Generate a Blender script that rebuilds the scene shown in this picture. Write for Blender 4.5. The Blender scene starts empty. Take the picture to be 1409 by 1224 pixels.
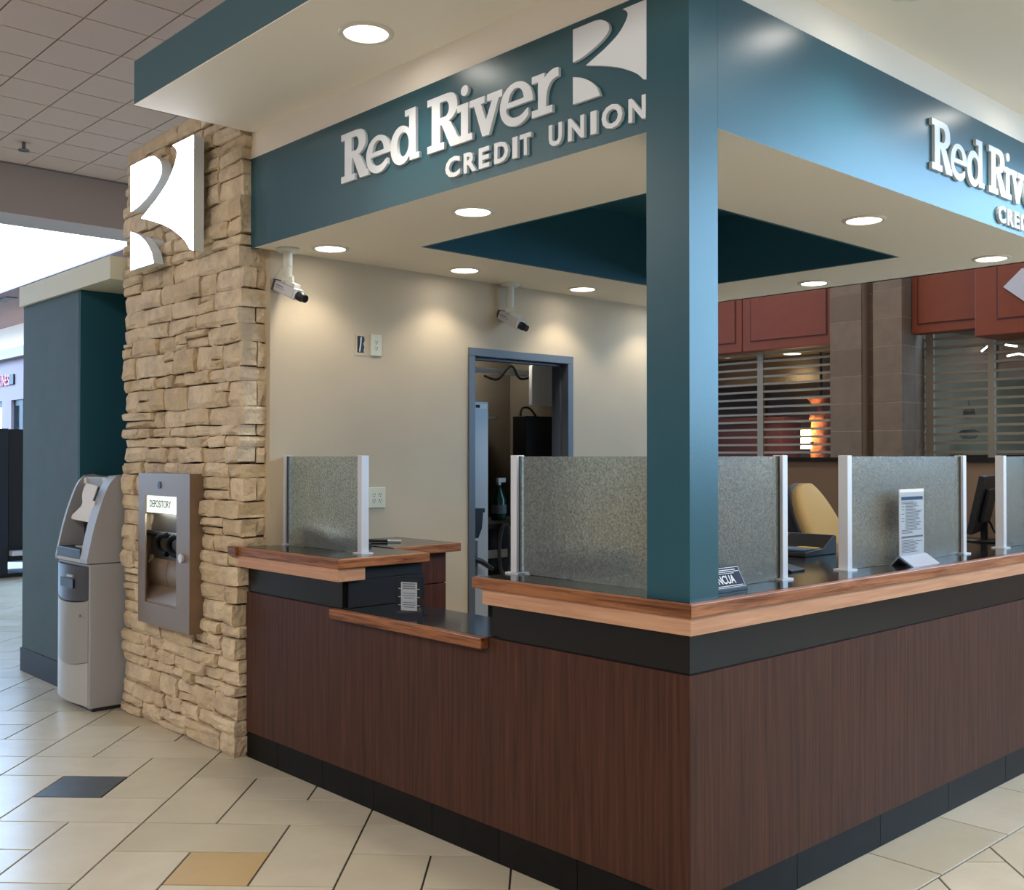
import bpy, math, random
from mathutils import Vector, Matrix
from mathutils.geometry import tessellate_polygon

SC = bpy.context.scene
COL = SC.collection
RNG = random.Random(7)

# ------------------------------------------------------------------ camera, world, exposure, large lights
EYE = Vector((2.018, -2.625, 1.53))
yaw, tilt = math.radians(137.2), math.atan2(16, 1438)
fwd = Vector((math.cos(yaw) * math.cos(tilt), math.sin(yaw) * math.cos(tilt), math.sin(tilt)))
right = Vector((math.sin(yaw), -math.cos(yaw), 0))
upv = right.cross(fwd)
cam_data = bpy.data.cameras.new('camera')
cam_data.sensor_fit = 'HORIZONTAL'
cam_data.sensor_width = 36.0
cam_data.lens = 36.0 * 1438 / 1409
cam_data.clip_end = 200
cam = bpy.data.objects.new('camera', cam_data)
COL.objects.link(cam)
cam.matrix_world = Matrix(((right.x, upv.x, -fwd.x, EYE.x), (right.y, upv.y, -fwd.y, EYE.y),
                           (right.z, upv.z, -fwd.z, EYE.z), (0, 0, 0, 1)))
SC.camera = cam

SC.view_settings.view_transform = 'Standard'
SC.view_settings.look = 'None'
SC.view_settings.exposure = 0.86
SC.view_settings.gamma = 1.0
SC.view_settings.use_curve_mapping = False
SC.cycles.use_denoising = True
SC.cycles.max_bounces = 8
SC.cycles.transparent_max_bounces = 12
SC.cycles.caustics_reflective = False
SC.cycles.caustics_refractive = False
SC.cycles.sample_clamp_indirect = 6.0

world = bpy.data.worlds.new('overcast_sky')
SC.world = world
world.use_nodes = True
wb = world.node_tree.nodes['Background']
wb.inputs['Color'].default_value = (0.40, 0.66, 1.0, 1)
wb.inputs['Strength'].default_value = 7.0


def area(name, loc, target, sx, sy, power, color, portal=False):
    d = bpy.data.lights.new(name, 'AREA')
    d.shape = 'RECTANGLE'
    d.size, d.size_y = sx, sy
    d.energy = power
    d.color = color
    if portal:
        d.cycles.is_portal = True
    o = bpy.data.objects.new(name, d)
    COL.objects.link(o)
    o.location = loc
    o.rotation_euler = (Vector(target) - Vector(loc)).to_track_quat('-Z', 'Y').to_euler()
    return o


# unseen area lights, added under the mall ceiling to fill the hall
area('mall_ceiling_light', (1.5, -6.2, 5.0), (1.5, -6.2, 0), 7.0, 3.0, 260, (1.0, 0.93, 0.84))
area('mall_ceiling_light', (-8.5, -7.4, 5.0), (-8.5, -7.4, 0), 5.0, 2.0, 170, (1.0, 0.95, 0.88))
area('mall_ceiling_light', (4.6, 2.2, 5.0), (4.6, 2.2, 0), 3.0, 4.0, 200, (1.0, 0.93, 0.82))
area('mall_ceiling_light', (-4.0, 5.6, 5.0), (-4.0, 5.6, 0), 7.0, 1.6, 75, (1.0, 0.93, 0.84))
# openings to the sky
area('window_portal', (5.2, 7.42, 3.35), (5.2, 0, 3.35), 7.4, 3.3, 1, (1, 1, 1), True)
area('skylight_portal', (-19.0, 0.27, 4.62), (-19.0, 0.27, 0), 12.5, 6.5, 1, (1, 1, 1), True)


# ------------------------------------------------------------------ mesh builder
class MB:
    def __init__(self):
        self.v, self.f, self.s = [], [], []

    def add(self, vs, fs, smooth=False):
        b = len(self.v)
        self.v += [tuple(p) for p in vs]
        self.f += [[b + i for i in f] for f in fs]
        self.s += [smooth] * len(fs)
        return self

    def box(self, x0, x1, y0, y1, z0, z1):
        x0, x1 = sorted((x0, x1)); y0, y1 = sorted((y0, y1)); z0, z1 = sorted((z0, z1))
        return self.add([(x0, y0, z0), (x1, y0, z0), (x1, y1, z0), (x0, y1, z0),
                         (x0, y0, z1), (x1, y0, z1), (x1, y1, z1), (x0, y1, z1)],
                        [(0, 3, 2, 1), (4, 5, 6, 7), (0, 1, 5, 4), (1, 2, 6, 5), (2, 3, 7, 6), (3, 0, 4, 7)])

    def tube(self, pts, r, n=10, caps=True):
        pts = [Vector(p) for p in pts]
        rs = r if isinstance(r, (list, tuple)) else [r] * len(pts)
        rings, prev = [], None
        for i, p in enumerate(pts):
            a = pts[max(i - 1, 0)]; c = pts[min(i + 1, len(pts) - 1)]
            t = (c - a).normalized()
            if prev is None:
                u = t.orthogonal().normalized()
            else:
                u = (prev - t * prev.dot(t)).normalized()
            prev = u
            w = t.cross(u)
            rings.append([p + (u * math.cos(2 * math.pi * k / n) + w * math.sin(2 * math.pi * k / n)) * rs[i] for k in range(n)])
        vs = [q for rg in rings for q in rg]
        fs = [(i * n + k, i * n + (k + 1) % n, (i + 1) * n + (k + 1) % n, (i + 1) * n + k)
              for i in range(len(pts) - 1) for k in range(n)]
        self.add(vs, fs, True)
        if caps:
            self.add(rings[0], [tuple(reversed(range(n)))])
            self.add(rings[-1], [tuple(range(n))])
        return self

    def prism(self, loops, m, d0, d1):
        """flat shape (first loop outer, the rest holes) pushed from depth d0 to d1 along its normal; m maps (u, v, depth) to 3-D"""
        flat = [p for lp in loops for p in lp]
        tris = tessellate_polygon([[Vector((p[0], p[1], 0)) for p in lp] for lp in loops])
        n = len(flat)
        vs = [m(p[0], p[1], d1) for p in flat] + [m(p[0], p[1], d0) for p in flat]
        fs = []
        for t in tris:
            a, b, c = (Vector(flat[i]) for i in t)
            t = tuple(t) if (b - a).x * (c - a).y - (b - a).y * (c - a).x > 0 else (t[0], t[2], t[1])
            fs.append(t)
            fs.append(tuple(n + i for i in reversed(t)))
        b = 0
        for li, lp in enumerate(loops):
            k = len(lp)
            ar = sum(lp[i][0] * lp[(i + 1) % k][1] - lp[(i + 1) % k][0] * lp[i][1] for i in range(k))
            flip = (ar < 0) != (li > 0)
            for i in range(k):
                q = (b + i, n + b + i, n + b + (i + 1) % k, b + (i + 1) % k)
                fs.append(tuple(reversed(q)) if flip else q)
            b += k
        return self.add(vs, fs)

    def disc(self, c, r, n=32, up=False):
        return self.add([(c[0] + r * math.cos(2 * math.pi * k / n), c[1] + r * math.sin(2 * math.pi * k / n), c[2]) for k in range(n)],
                        [tuple(range(n)) if up else tuple(reversed(range(n)))])

    def lathe(self, c, prof, n=32):
        """profile of (radius, z) turned about the vertical through c"""
        vs = [(c[0] + r * math.cos(2 * math.pi * k / n), c[1] + r * math.sin(2 * math.pi * k / n), c[2] + z) for r, z in prof for k in range(n)]
        fs = [(i * n + k, i * n + (k + 1) % n, (i + 1) * n + (k + 1) % n, (i + 1) * n + k) for i in range(len(prof) - 1) for k in range(n)]
        return self.add(vs, fs, True)

    def xf(self, M):
        self.v = [tuple(M @ Vector(p)) for p in self.v]
        return self


def box(*a):
    return MB().box(*a)


def mesh_of(name, mb, mat, off=None):
    me = bpy.data.meshes.new(name)
    vs = mb.v if off is None else [(p[0] - off[0], p[1] - off[1], p[2] - off[2]) for p in mb.v]
    me.from_pydata(vs, [], mb.f)
    me.polygons.foreach_set('use_smooth', mb.s)
    me.materials.append(mat)
    me.update()
    return me


def org(o):
    """world position of an unrotated chain of parents"""
    p = Vector((0, 0, 0))
    while o is not None:
        p += o.location
        o = o.parent
    return p


def obj(name, mb, mat, parent=None, local=False, bevel=0, label=None):
    me = mesh_of(name, mb, mat, None if (local or parent is None) else org(parent))
    o = bpy.data.objects.new(name, me)
    COL.objects.link(o)
    if parent is not None:
        o.parent = parent
    if bevel:
        b = o.modifiers.new('bevel', 'BEVEL')
        b.width = bevel; b.segments = 2; b.limit_method = 'ANGLE'
    if label:
        o['label'] = label
    return o


def tag(o, label, cat, group=None):
    o['label'] = label; o['category'] = cat
    if group:
        o['group'] = group
    return o


def thing(name, label, cat, loc=(0, 0, 0), rotz=0.0, group=None):
    o = bpy.data.objects.new(name, None)
    o.empty_display_size = 0.05
    COL.objects.link(o)
    o.location = loc
    o.rotation_euler = (0, 0, rotz)
    return tag(o, label, cat, group)


def struct(name, mb, mat, parent=None, bevel=0):
    o = obj(name, mb, mat, parent, bevel=bevel)
    if parent is None:
        o['kind'] = 'structure'
    return o


def text_mb(body, bold=0.0, res=3):
    """outlines of the built-in font as a flat MB in x, y; extruded depth 0..1 in z"""
    cu = bpy.data.curves.new('text', 'FONT')
    cu.body = body; cu.size = 1.0; cu.offset = bold; cu.resolution_u = res; cu.extrude = 0.5
    cu.space_character = 1.0
    o = bpy.data.objects.new('text', cu)
    COL.objects.link(o)
    dg = bpy.context.evaluated_depsgraph_get()
    me = bpy.data.meshes.new_from_object(o.evaluated_get(dg))
    mb = MB()
    mb.add([(v.co.x, v.co.y, v.co.z + 0.5) for v in me.vertices], [tuple(p.vertices) for p in me.polygons])
    bpy.data.objects.remove(o); bpy.data.meshes.remove(me); bpy.data.curves.remove(cu)
    return mb


def text_fit(body, m, u0, u1, v0, v1, d0, d1, bold=0.0):
    mb = text_mb(body, bold)
    xs = [p[0] for p in mb.v]; ys = [p[1] for p in mb.v]
    ax, bx, ay, by = min(xs), max(xs), min(ys), max(ys)
    mb.v = [tuple(m(u0 + (p[0] - ax) / (bx - ax) * (u1 - u0), v0 + (p[1] - ay) / (by - ay) * (v1 - v0), d0 + p[2] * (d1 - d0))) for p in mb.v]
    return mb


# maps for flat shapes on walls: u along the wall, v up, depth outwards
def on_y(y):
    return lambda u, v, d: (u, y - d, v)            # faces -y


def on_x(x):
    return lambda u, v, d: (x + d, u, v)            # faces +x


# ------------------------------------------------------------------ materials
def lin(r, g, b):
    f = lambda c: c / 12.92 if c <= 0.04045 else ((c + 0.055) / 1.055) ** 2.4
    return (f(r / 255), f(g / 255), f(b / 255), 1)


def mat(name, rgb, rough=0.5, metal=0.0, spec=0.5, emit=None, strength=0.0, trans=0.0, ior=1.45, coat=0.0, noise=0.0, nscale=20.0, bump=0.0, bscale=60.0):
    m = bpy.data.materials.new(name)
    m.use_nodes = True
    nt = m.node_tree
    p = nt.nodes['Principled BSDF']
    c = lin(*rgb)
    p.inputs['Base Color'].default_value = c
    p.inputs['Roughness'].default_value = rough
    p.inputs['Metallic'].default_value = metal
    p.inputs['Specular IOR Level'].default_value = spec
    p.inputs['Transmission Weight'].default_value = trans
    p.inputs['IOR'].default_value = ior
    p.inputs['Coat Weight'].default_value = coat
    if emit:
        p.inputs['Emission Color'].default_value = lin(*emit)
        p.inputs['Emission Strength'].default_value = strength
    if noise or bump:
        tc = nt.nodes.new('ShaderNodeTexCoord')
    if noise:
        n = nt.nodes.new('ShaderNodeTexNoise')
        n.inputs['Scale'].default_value = nscale
        n.inputs['Detail'].default_value = 4
        nt.links.new(tc.outputs['Object'], n.inputs['Vector'])
        r = nt.nodes.new('ShaderNodeValToRGB')
        r.color_ramp.elements[0].position = 0.3; r.color_ramp.elements[1].position = 0.7
        r.color_ramp.elements[0].color = tuple(x * (1 - noise) for x in c[:3]) + (1,)
        r.color_ramp.elements[1].color = tuple(min(1, x * (1 + noise)) for x in c[:3]) + (1,)
        nt.links.new(n.outputs['Fac'], r.inputs['Fac'])
        nt.links.new(r.outputs['Color'], p.inputs['Base Color'])
    if bump:
        n2 = nt.nodes.new('ShaderNodeTexNoise')
        n2.inputs['Scale'].default_value = bscale
        n2.inputs['Detail'].default_value = 3
        nt.links.new(tc.outputs['Object'], n2.inputs['Vector'])
        b = nt.nodes.new('ShaderNodeBump')
        b.inputs['Strength'].default_value = bump
        b.inputs['Distance'].default_value = 0.01
        nt.links.new(n2.outputs['Fac'], b.inputs['Height'])
        nt.links.new(b.outputs['Normal'], p.inputs['Normal'])
    return m


def wood(name, dark, light, scale, rough, contrast=(0.3, 0.7), coat=0.0, wave=None):
    """grain stretched along one axis: scale is a 3-vector, small along the grain"""
    m = mat(name, light, rough, coat=coat, spec=0.18)
    nt = m.node_tree
    p = nt.nodes['Principled BSDF']
    tc = nt.nodes.new('ShaderNodeTexCoord')
    mp = nt.nodes.new('ShaderNodeMapping')
    mp.inputs['Scale'].default_value = scale
    nt.links.new(tc.outputs['Object'], mp.inputs['Vector'])
    n = nt.nodes.new('ShaderNodeTexNoise')
    n.inputs['Scale'].default_value = 1.0
    n.inputs['Detail'].default_value = 6
    n.inputs['Roughness'].default_value = 0.65
    n.inputs['Distortion'].default_value = 0.6
    nt.links.new(mp.outputs['Vector'], n.inputs['Vector'])
    r = nt.nodes.new('ShaderNodeValToRGB')
    r.color_ramp.elements[0].position, r.color_ramp.elements[1].position = contrast
    r.color_ramp.elements[0].color = lin(*dark)
    r.color_ramp.elements[1].color = lin(*light)
    nt.links.new(n.outputs['Fac'], r.inputs['Fac'])
    nt.links.new(r.outputs['Color'], p.inputs['Base Color'])
    return m


def by_object(name, c1, c2, rough, noise_scale, c3=None, bump=0.0, bscale=40.0, spec=0.5, n_amount=0.5):
    """each piece takes its own tone between c1 and c2, mottled by noise towards c3"""
    m = mat(name, c1, rough, spec=spec)
    nt = m.node_tree
    p = nt.nodes['Principled BSDF']
    oi = nt.nodes.new('ShaderNodeObjectInfo')
    r = nt.nodes.new('ShaderNodeValToRGB')
    r.color_ramp.elements[0].color = lin(*c1); r.color_ramp.elements[1].color = lin(*c2)
    nt.links.new(oi.outputs['Random'], r.inputs['Fac'])
    tc = nt.nodes.new('ShaderNodeTexCoord')
    ad = nt.nodes.new('ShaderNodeVectorMath'); ad.operation = 'ADD'
    sc_ = nt.nodes.new('ShaderNodeVectorMath'); sc_.operation = 'SCALE'
    nt.links.new(oi.outputs['Location'], sc_.inputs[0]); sc_.inputs['Scale'].default_value = 3.7
    nt.links.new(tc.outputs['Object'], ad.inputs[0]); nt.links.new(sc_.outputs[0], ad.inputs[1])
    n = nt.nodes.new('ShaderNodeTexNoise')
    n.inputs['Scale'].default_value = noise_scale; n.inputs['Detail'].default_value = 6; n.inputs['Roughness'].default_value = 0.6
    nt.links.new(ad.outputs[0], n.inputs['Vector'])
    mp = nt.nodes.new('ShaderNodeMapRange')
    mp.inputs['From Min'].default_value = 0.42; mp.inputs['From Max'].default_value = 0.72
    mp.inputs['To Max'].default_value = n_amount
    nt.links.new(n.outputs['Fac'], mp.inputs['Value'])
    mx = nt.nodes.new('ShaderNodeMixRGB')
    mx.inputs['Color2'].default_value = lin(*(c3 or c2))
    nt.links.new(mp.outputs['Result'], mx.inputs['Fac'])
    nt.links.new(r.outputs['Color'], mx.inputs['Color1'])
    nt.links.new(mx.outputs['Color'], p.inputs['Base Color'])
    if bump:
        n2 = nt.nodes.new('ShaderNodeTexNoise')
        n2.inputs['Scale'].default_value = bscale; n2.inputs['Detail'].default_value = 6
        nt.links.new(ad.outputs[0], n2.inputs['Vector'])
        b = nt.nodes.new('ShaderNodeBump'); b.inputs['Strength'].default_value = bump; b.inputs['Distance'].default_value = 0.02
        nt.links.new(n2.outputs['Fac'], b.inputs['Height']); nt.links.new(b.outputs['Normal'], p.inputs['Normal'])
    return m


M = {}
M['teal'] = mat('teal_paint', (22, 78, 92), 0.3, spec=0.72, noise=0.04, nscale=3, bump=0.025, bscale=90)
M['teal_band'] = mat('teal_edge_paint', (62, 96, 104), 0.6)
M['teal_matte'] = mat('teal_tray_paint', (30, 88, 106), 0.6)
M['teal_grey'] = mat('grey_teal_paint', (78, 96, 100), 0.7, spec=0.3, noise=0.05, nscale=6)
M['tan'] = mat('tan_wall_paint', (194, 180, 156), 0.75, noise=0.02, nscale=4, bump=0.08, bscale=160)
M['cream'] = mat('cream_ceiling_paint', (242, 235, 222), 0.7, bump=0.05, bscale=120)
M['cream_cornice'] = mat('cream_cornice_paint', (214, 214, 190), 0.6)
M['white_sign'] = mat('white_acrylic', (224, 230, 236), 0.3)
M['sign_return'] = mat('grey_sign_return', (205, 212, 214), 0.4, metal=0.0)
M['lit_white'] = mat('lit_white_acrylic', (240, 244, 255), 0.4, emit=(236, 242, 255), strength=6.5)
M['lamp'] = mat('lamp_disc', (255, 250, 240), 0.5, emit=(255, 248, 236), strength=9.0)
M['trim_white'] = mat('white_trim_ring', (225, 218, 205), 0.4)
M['panel'] = wood('dark_walnut_laminate', (47, 28, 20), (88, 56, 42), (60, 60, 1.6), 0.5, (0.25, 0.75))
M['cab_wood'] = wood('drawer_walnut_laminate', (58, 30, 24), (92, 54, 42), (60, 60, 2.0), 0.45)
M['oak_x'] = wood('oak_edge_along_x', (80, 44, 25), (156, 102, 66), (3.0, 60, 60), 0.35, (0.32, 0.62), coat=0.2)
M['oak_y'] = wood('oak_edge_along_y', (96, 54, 34), (172, 116, 80), (60, 3.0, 60), 0.35, (0.32, 0.62), coat=0.2)
M['trim_x'] = wood('raw_wood_along_x', (176, 130, 100), (206, 162, 132), (2.5, 70, 70), 0.5)
M['trim_y'] = wood('raw_wood_along_y', (176, 130, 100), (206, 160, 128), (70, 2.5, 70), 0.5)
M['granite'] = mat('black_granite', (22, 24, 26), 0.12, noise=0.5, nscale=260, spec=0.5)
M['granite_band'] = mat('black_granite_band', (17, 16, 15), 0.25, noise=0.4, nscale=180, spec=0.35)
M['base_tile'] = mat('black_base_tile', (18, 17, 16), 0.4, spec=0.15, noise=0.25, nscale=12)
M['alu'] = mat('brushed_aluminium', (205, 209, 216), 0.42, metal=0.15)
M['steel'] = mat('brushed_stainless', (150, 130, 112), 0.42, metal=0.8)
M['steel_dark'] = mat('dark_stainless', (120, 116, 112), 0.36, metal=1.0)
M['black'] = mat('black_plastic', (18, 19, 21), 0.4)
M['black_dull'] = mat('dull_black_rubber', (10, 10, 11), 0.7, spec=0.15)
M['black_soft'] = mat('black_matte_metal', (14, 15, 20), 0.55)
M['atm'] = mat('warm_grey_plastic', (150, 150, 146), 0.5)
M['atm_side'] = mat('cool_grey_plastic', (158, 160, 164), 0.5)
M['atm_light'] = mat('light_grey_plastic', (176, 176, 172), 0.5)
M['atm_dark'] = mat('dark_grey_plastic', (66, 68, 74), 0.45)
M['paper'] = mat('white_paper', (225, 224, 222), 0.7)
M['ink'] = mat('grey_print', (120, 122, 128), 0.8)
M['ink_blue'] = mat('blue_print', (58, 92, 122), 0.8)
M['ink_black'] = mat('black_print', (40, 40, 44), 0.8)
M['navy'] = mat('navy_sign_face', (28, 36, 58), 0.6, spec=0.25)
M['white_print'] = mat('white_print', (225, 228, 235), 0.6)
M['ivory'] = mat('ivory_plastic', (208, 206, 184), 0.4)
M['cam_white'] = mat('pale_camera_paint', (206, 208, 200), 0.4)
M['cam_body'] = mat('silver_camera_paint', (186, 188, 192), 0.35, metal=0.2)
M['blue_grey'] = mat('blue_grey_frame_paint', (84, 92, 102), 0.45)
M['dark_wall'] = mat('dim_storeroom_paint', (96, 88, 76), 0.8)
M['locker'] = mat('pale_grey_metal', (168, 176, 184), 0.4)
M['white_box'] = mat('white_enamel', (196, 198, 200), 0.4)
M['green_bottle'] = mat('green_plastic', (24, 66, 46), 0.25)
M['clear'] = mat('clear_acrylic', (245, 248, 250), 0.03, trans=1.0, ior=1.3)
M['pane'] = mat('clear_glass', (240, 245, 245), 0.0, trans=1.0, ior=1.08)
M['tan_fabric'] = mat('tan_chair_fabric', (172, 146, 98), 0.85, bump=0.15, bscale=300)
M['grey_partition'] = mat('brown_partition_fabric', (132, 112, 96), 0.85, bump=0.1, bscale=300)
M['navy_fabric'] = mat('navy_plastic', (26, 32, 46), 0.6)
M['grout'] = mat('dark_grout', (44, 40, 34), 0.9)
M['tile'] = by_object('beige_floor_tile', (188, 181, 160), (203, 196, 178), 0.27, 3.0, (176, 166, 144), bump=0.02, bscale=8, n_amount=0.45)
M['tile_dark'] = mat('slate_floor_tile', (66, 70, 72), 0.35, noise=0.25, nscale=9)
M['tile_gold'] = mat('golden_floor_tile', (186, 162, 120), 0.3, noise=0.06, nscale=6)
M['stone'] = by_object('tan_ledge_stone', (204, 184, 150), (226, 208, 178), 0.85, 9.0, (168, 150, 134), bump=1.0, bscale=26, spec=0.25, n_amount=0.7)
M['mortar'] = mat('dark_mortar', (84, 72, 58), 0.95)
M['ceil_panel'] = mat('ceiling_panel', (206, 174, 154), 0.9, bump=0.2, bscale=180)
M['ceil_grid'] = mat('ceiling_grid_shadow_gap', (120, 108, 104), 0.9)
M['bulkhead'] = mat('mauve_grey_paint', (182, 162, 150), 0.85)
M['pink_paint'] = mat('pale_pink_paint', (150, 128, 130), 0.85)
M['terracotta'] = mat('terracotta_panel', (114, 51, 29), 0.5, noise=0.06, nscale=8)
M['terra_line'] = mat('dark_terracotta_groove', (74, 32, 26), 0.6)
M['pilaster'] = by_object('brown_stone_tile', (102, 84, 66), (112, 93, 75), 0.5, 7.0, (84, 68, 54), n_amount=0.6)
M['pil_grout'] = mat('pale_grout', (140, 122, 110), 0.9)
M['slat'] = mat('grille_aluminium', (138, 128, 114), 0.45, metal=0.4)
M['store_wall'] = mat('brown_shop_wall', (128, 106, 80), 0.8)
M['store_ceil'] = mat('grey_shop_ceiling', (150, 140, 126), 0.8)
M['store_red'] = mat('red_brown_shop_wall', (92, 40, 26), 0.7)
M['amber_stone'] = mat('rough_amber_stone', (190, 110, 70), 0.9, noise=0.5, nscale=12, bump=0.8, bscale=20)  # amber base colour stands in for orange lamplight on the stone
M['sconce'] = mat('sconce_shade', (255, 225, 170), 0.5, emit=(255, 226, 160), strength=7.0)
M['cove'] = mat('cove_lamp', (255, 236, 190), 0.5, emit=(255, 240, 200), strength=2.5)
M['strip'] = mat('lit_strip', (255, 255, 250), 0.5, emit=(255, 252, 240), strength=3.0)  # glow of the shop lamps and of the strips imitating reflections
M['lit_panel'] = mat('lit_panel', (235, 245, 235), 0.4, emit=(232, 244, 232), strength=0.42)
M['red_sign'] = mat('red_sign_letter', (165, 52, 66), 0.4)
M['gem'] = mat('silver_sign_metal', (186, 188, 200), 0.35, metal=0.3)
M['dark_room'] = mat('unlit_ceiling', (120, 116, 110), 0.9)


def frosted():
    m = mat('frosted_glass', (214, 226, 222), 0.26, trans=0.8, ior=1.25, spec=0.5)
    nt = m.node_tree
    p = nt.nodes['Principled BSDF']
    tc = nt.nodes.new('ShaderNodeTexCoord')
    n = nt.nodes.new('ShaderNodeTexNoise')
    n.inputs['Scale'].default_value = 150; n.inputs['Detail'].default_value = 2
    nt.links.new(tc.outputs['Object'], n.inputs['Vector'])
    r = nt.nodes.new('ShaderNodeValToRGB')
    r.color_ramp.elements[0].position = 0.36; r.color_ramp.elements[1].position = 0.64
    r.color_ramp.elements[0].color = lin(162, 176, 172); r.color_ramp.elements[1].color = lin(230, 239, 235)
    nt.links.new(n.outputs['Fac'], r.inputs['Fac'])
    nt.links.new(r.outputs['Color'], p.inputs['Base Color'])
    b = nt.nodes.new('ShaderNodeBump'); b.inputs['Strength'].default_value = 0.15; b.inputs['Distance'].default_value = 0.004
    nt.links.new(n.outputs['Fac'], b.inputs['Height']); nt.links.new(b.outputs['Normal'], p.inputs['Normal'])
    return m


M['frosted'] = frosted()


def sheet_glass(name, tint, refl, top=0.35):
    m = bpy.data.materials.new(name); m.use_nodes = True
    nt = m.node_tree
    for n in list(nt.nodes):
        if n.type != 'OUTPUT_MATERIAL':
            nt.nodes.remove(n)
    out = [n for n in nt.nodes if n.type == 'OUTPUT_MATERIAL'][0]
    t = nt.nodes.new('ShaderNodeBsdfTransparent'); t.inputs['Color'].default_value = lin(*tint)
    g = nt.nodes.new('ShaderNodeBsdfGlossy'); g.inputs['Roughness'].default_value = 0.02
    lw_ = nt.nodes.new('ShaderNodeLayerWeight')
    pw = nt.nodes.new('ShaderNodeMath'); pw.operation = 'POWER'; pw.inputs[1].default_value = 5
    nt.links.new(lw_.outputs['Facing'], pw.inputs[0])
    f = nt.nodes.new('ShaderNodeMapRange')
    f.inputs['To Min'].default_value = refl; f.inputs['To Max'].default_value = top
    nt.links.new(pw.outputs[0], f.inputs['Value'])
    mx = nt.nodes.new('ShaderNodeMixShader')
    nt.links.new(f.outputs[0], mx.inputs[0]); nt.links.new(t.outputs[0], mx.inputs[1]); nt.links.new(g.outputs[0], mx.inputs[2])
    nt.links.new(mx.outputs[0], out.inputs['Surface'])
    return m


M['pane'] = sheet_glass('clear_glass', (246, 250, 249), 0.04)
M['acrylic_base'] = mat('clear_acrylic_foot', (200, 212, 230), 0.15, trans=0.4, ior=1.3)
M['clear'] = sheet_glass('clear_acrylic', (240, 244, 248), 0.04, 0.2)

# ------------------------------------------------------------------ floor
floor = struct('floor', box(-34, 12, -9, 14, -0.1, -0.006), M['grout'])
U, FO, FA = 0.3115, (-3.133, -0.782), math.radians(45.3)
E1 = (math.cos(FA) * U, math.sin(FA) * U)
E2 = (math.sin(FA) * U, -math.cos(FA) * U)


def lat(a, b):
    return (FO[0] + a * E1[0] + b * E2[0], FO[1] + a * E1[1] + b * E2[1])


def clip(poly, nx, ny, c):
    """keep the side where nx*x + ny*y >= c"""
    out = []
    for i in range(len(poly)):
        p, q = poly[i], poly[(i + 1) % len(poly)]
        dp, dq = nx * p[0] + ny * p[1] - c, nx * q[0] + ny * q[1] - c
        if dp >= 0:
            out.append(p)
        if (dp >= 0) != (dq >= 0):
            t = dp / (dp - dq)
            out.append((p[0] + (q[0] - p[0]) * t, p[1] + (q[1] - p[1]) * t))
    return out


def shrink(poly, g):
    """inset a convex polygon by g"""
    n = len(poly)
    cx = sum(p[0] for p in poly) / n; cy = sum(p[1] for p in poly) / n
    res = poly
    for i in range(n):
        a, b = poly[i], poly[(i + 1) % n]
        nx, ny = -(b[1] - a[1]), b[0] - a[0]
        L = math.hypot(nx, ny)
        if L < 1e-5:
            continue
        nx /= L; ny /= L
        if nx * (cx - a[0]) + ny * (cy - a[1]) < 0:
            nx, ny = -nx, -ny
        res = clip(res, nx, ny, nx * a[0] + ny * a[1] + g)
        if len(res) < 3:
            return []
    return res


def tile_mb(poly):
    lo = shrink(poly, 0.0038); hi = shrink(poly, 0.005)
    if len(lo) < 3 or len(hi) != len(lo):
        return None
    ar = sum(lo[i][0] * lo[(i + 1) % len(lo)][1] - lo[(i + 1) % len(lo)][0] * lo[i][1] for i in range(len(lo)))
    if ar < 0:
        lo.reverse(); hi.reverse()
    n = len(lo)
    vs = [(p[0], p[1], -0.006) for p in lo] + [(p[0], p[1], -0.001) for p in lo] + [(p[0], p[1], 0.0) for p in hi]
    fs = [(r * n + i, r * n + (i + 1) % n, (r + 1) * n + (i + 1) % n, (r + 1) * n + i) for r in range(2) for i in range(n)]
    fs.append(tuple(2 * n + i for i in range(n)))
    return MB().add(vs, fs)


BL = [((-1, -1), (1, 0)), ((1, -1), (2, 1)), ((0, 1), (2, 2)), ((-1, 0), (0, 2)), ((0, 0), (1, 1))]
near, far = [], MB()
for I in range(-30, 30):
    for J in range(-30, 30):
        for (a0, b0), (a1, b1) in BL:
            a0_, a1_, b0_, b1_ = a0 + 3 * I, a1 + 3 * I, b0 + 3 * J, b1 + 3 * J
            poly = [lat(a0_, b0_), lat(a1_, b0_), lat(a1_, b1_), lat(a0_, b1_)]
            cx = sum(p[0] for p in poly) / 4; cy = sum(p[1] for p in poly) / 4
            if not (-14 < cx < 9 and -6 < cy < 7.5):
                continue
            if cx > -0.4 and -0.6 < cy < 7:
                if cx < 0.0 and cy > 0.2:
                    continue
                poly = clip(poly, 1, 0, 0.268) if cy > -0.2 else poly
                if len(poly) < 3:
                    continue
                cx = sum(p[0] for p in poly) / len(poly)
            mb = tile_mb(poly)
            if mb is None:
                continue
            v = Vector((cx, cy, 0)) - EYE
            dz = v.dot(fwd)
            vis = dz > 0.5 and abs(v.dot(right) / dz) < 0.53 and v.z / dz > -0.47 and dz < 12.5 and not (-2.8 < cx < -0.3 and cy > 0.3) and not (cx < -5.9 and cy > 2.6) \
                and not (-2.8 > cx > -4.2 and cy > 0.25) and not (-4.8 > cx > -5.8 and cy > 0.3) and (cx < 0 or cy > 0.5)
            kind = 'tile_dark' if (I, J, a0, b0) == (0, 0, 0, 0) else 'tile_gold' if (I, J, a0, b0) == (1, 1, 0, 0) else 'tile'
            if vis:
                near.append((dz, mb, kind))
            else:
                far.add(mb.v, mb.f)
near.sort(key=lambda t: t[0])
for y0 in [(-0.048 + 0.5955 * k) for k in range(0, 7)]:
    near.insert(0, (0, tile_mb([(-0.06, y0), (0.268, y0), (0.268, y0 + 0.5955), (-0.06, y0 + 0.5955)]), 'tile'))
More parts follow.
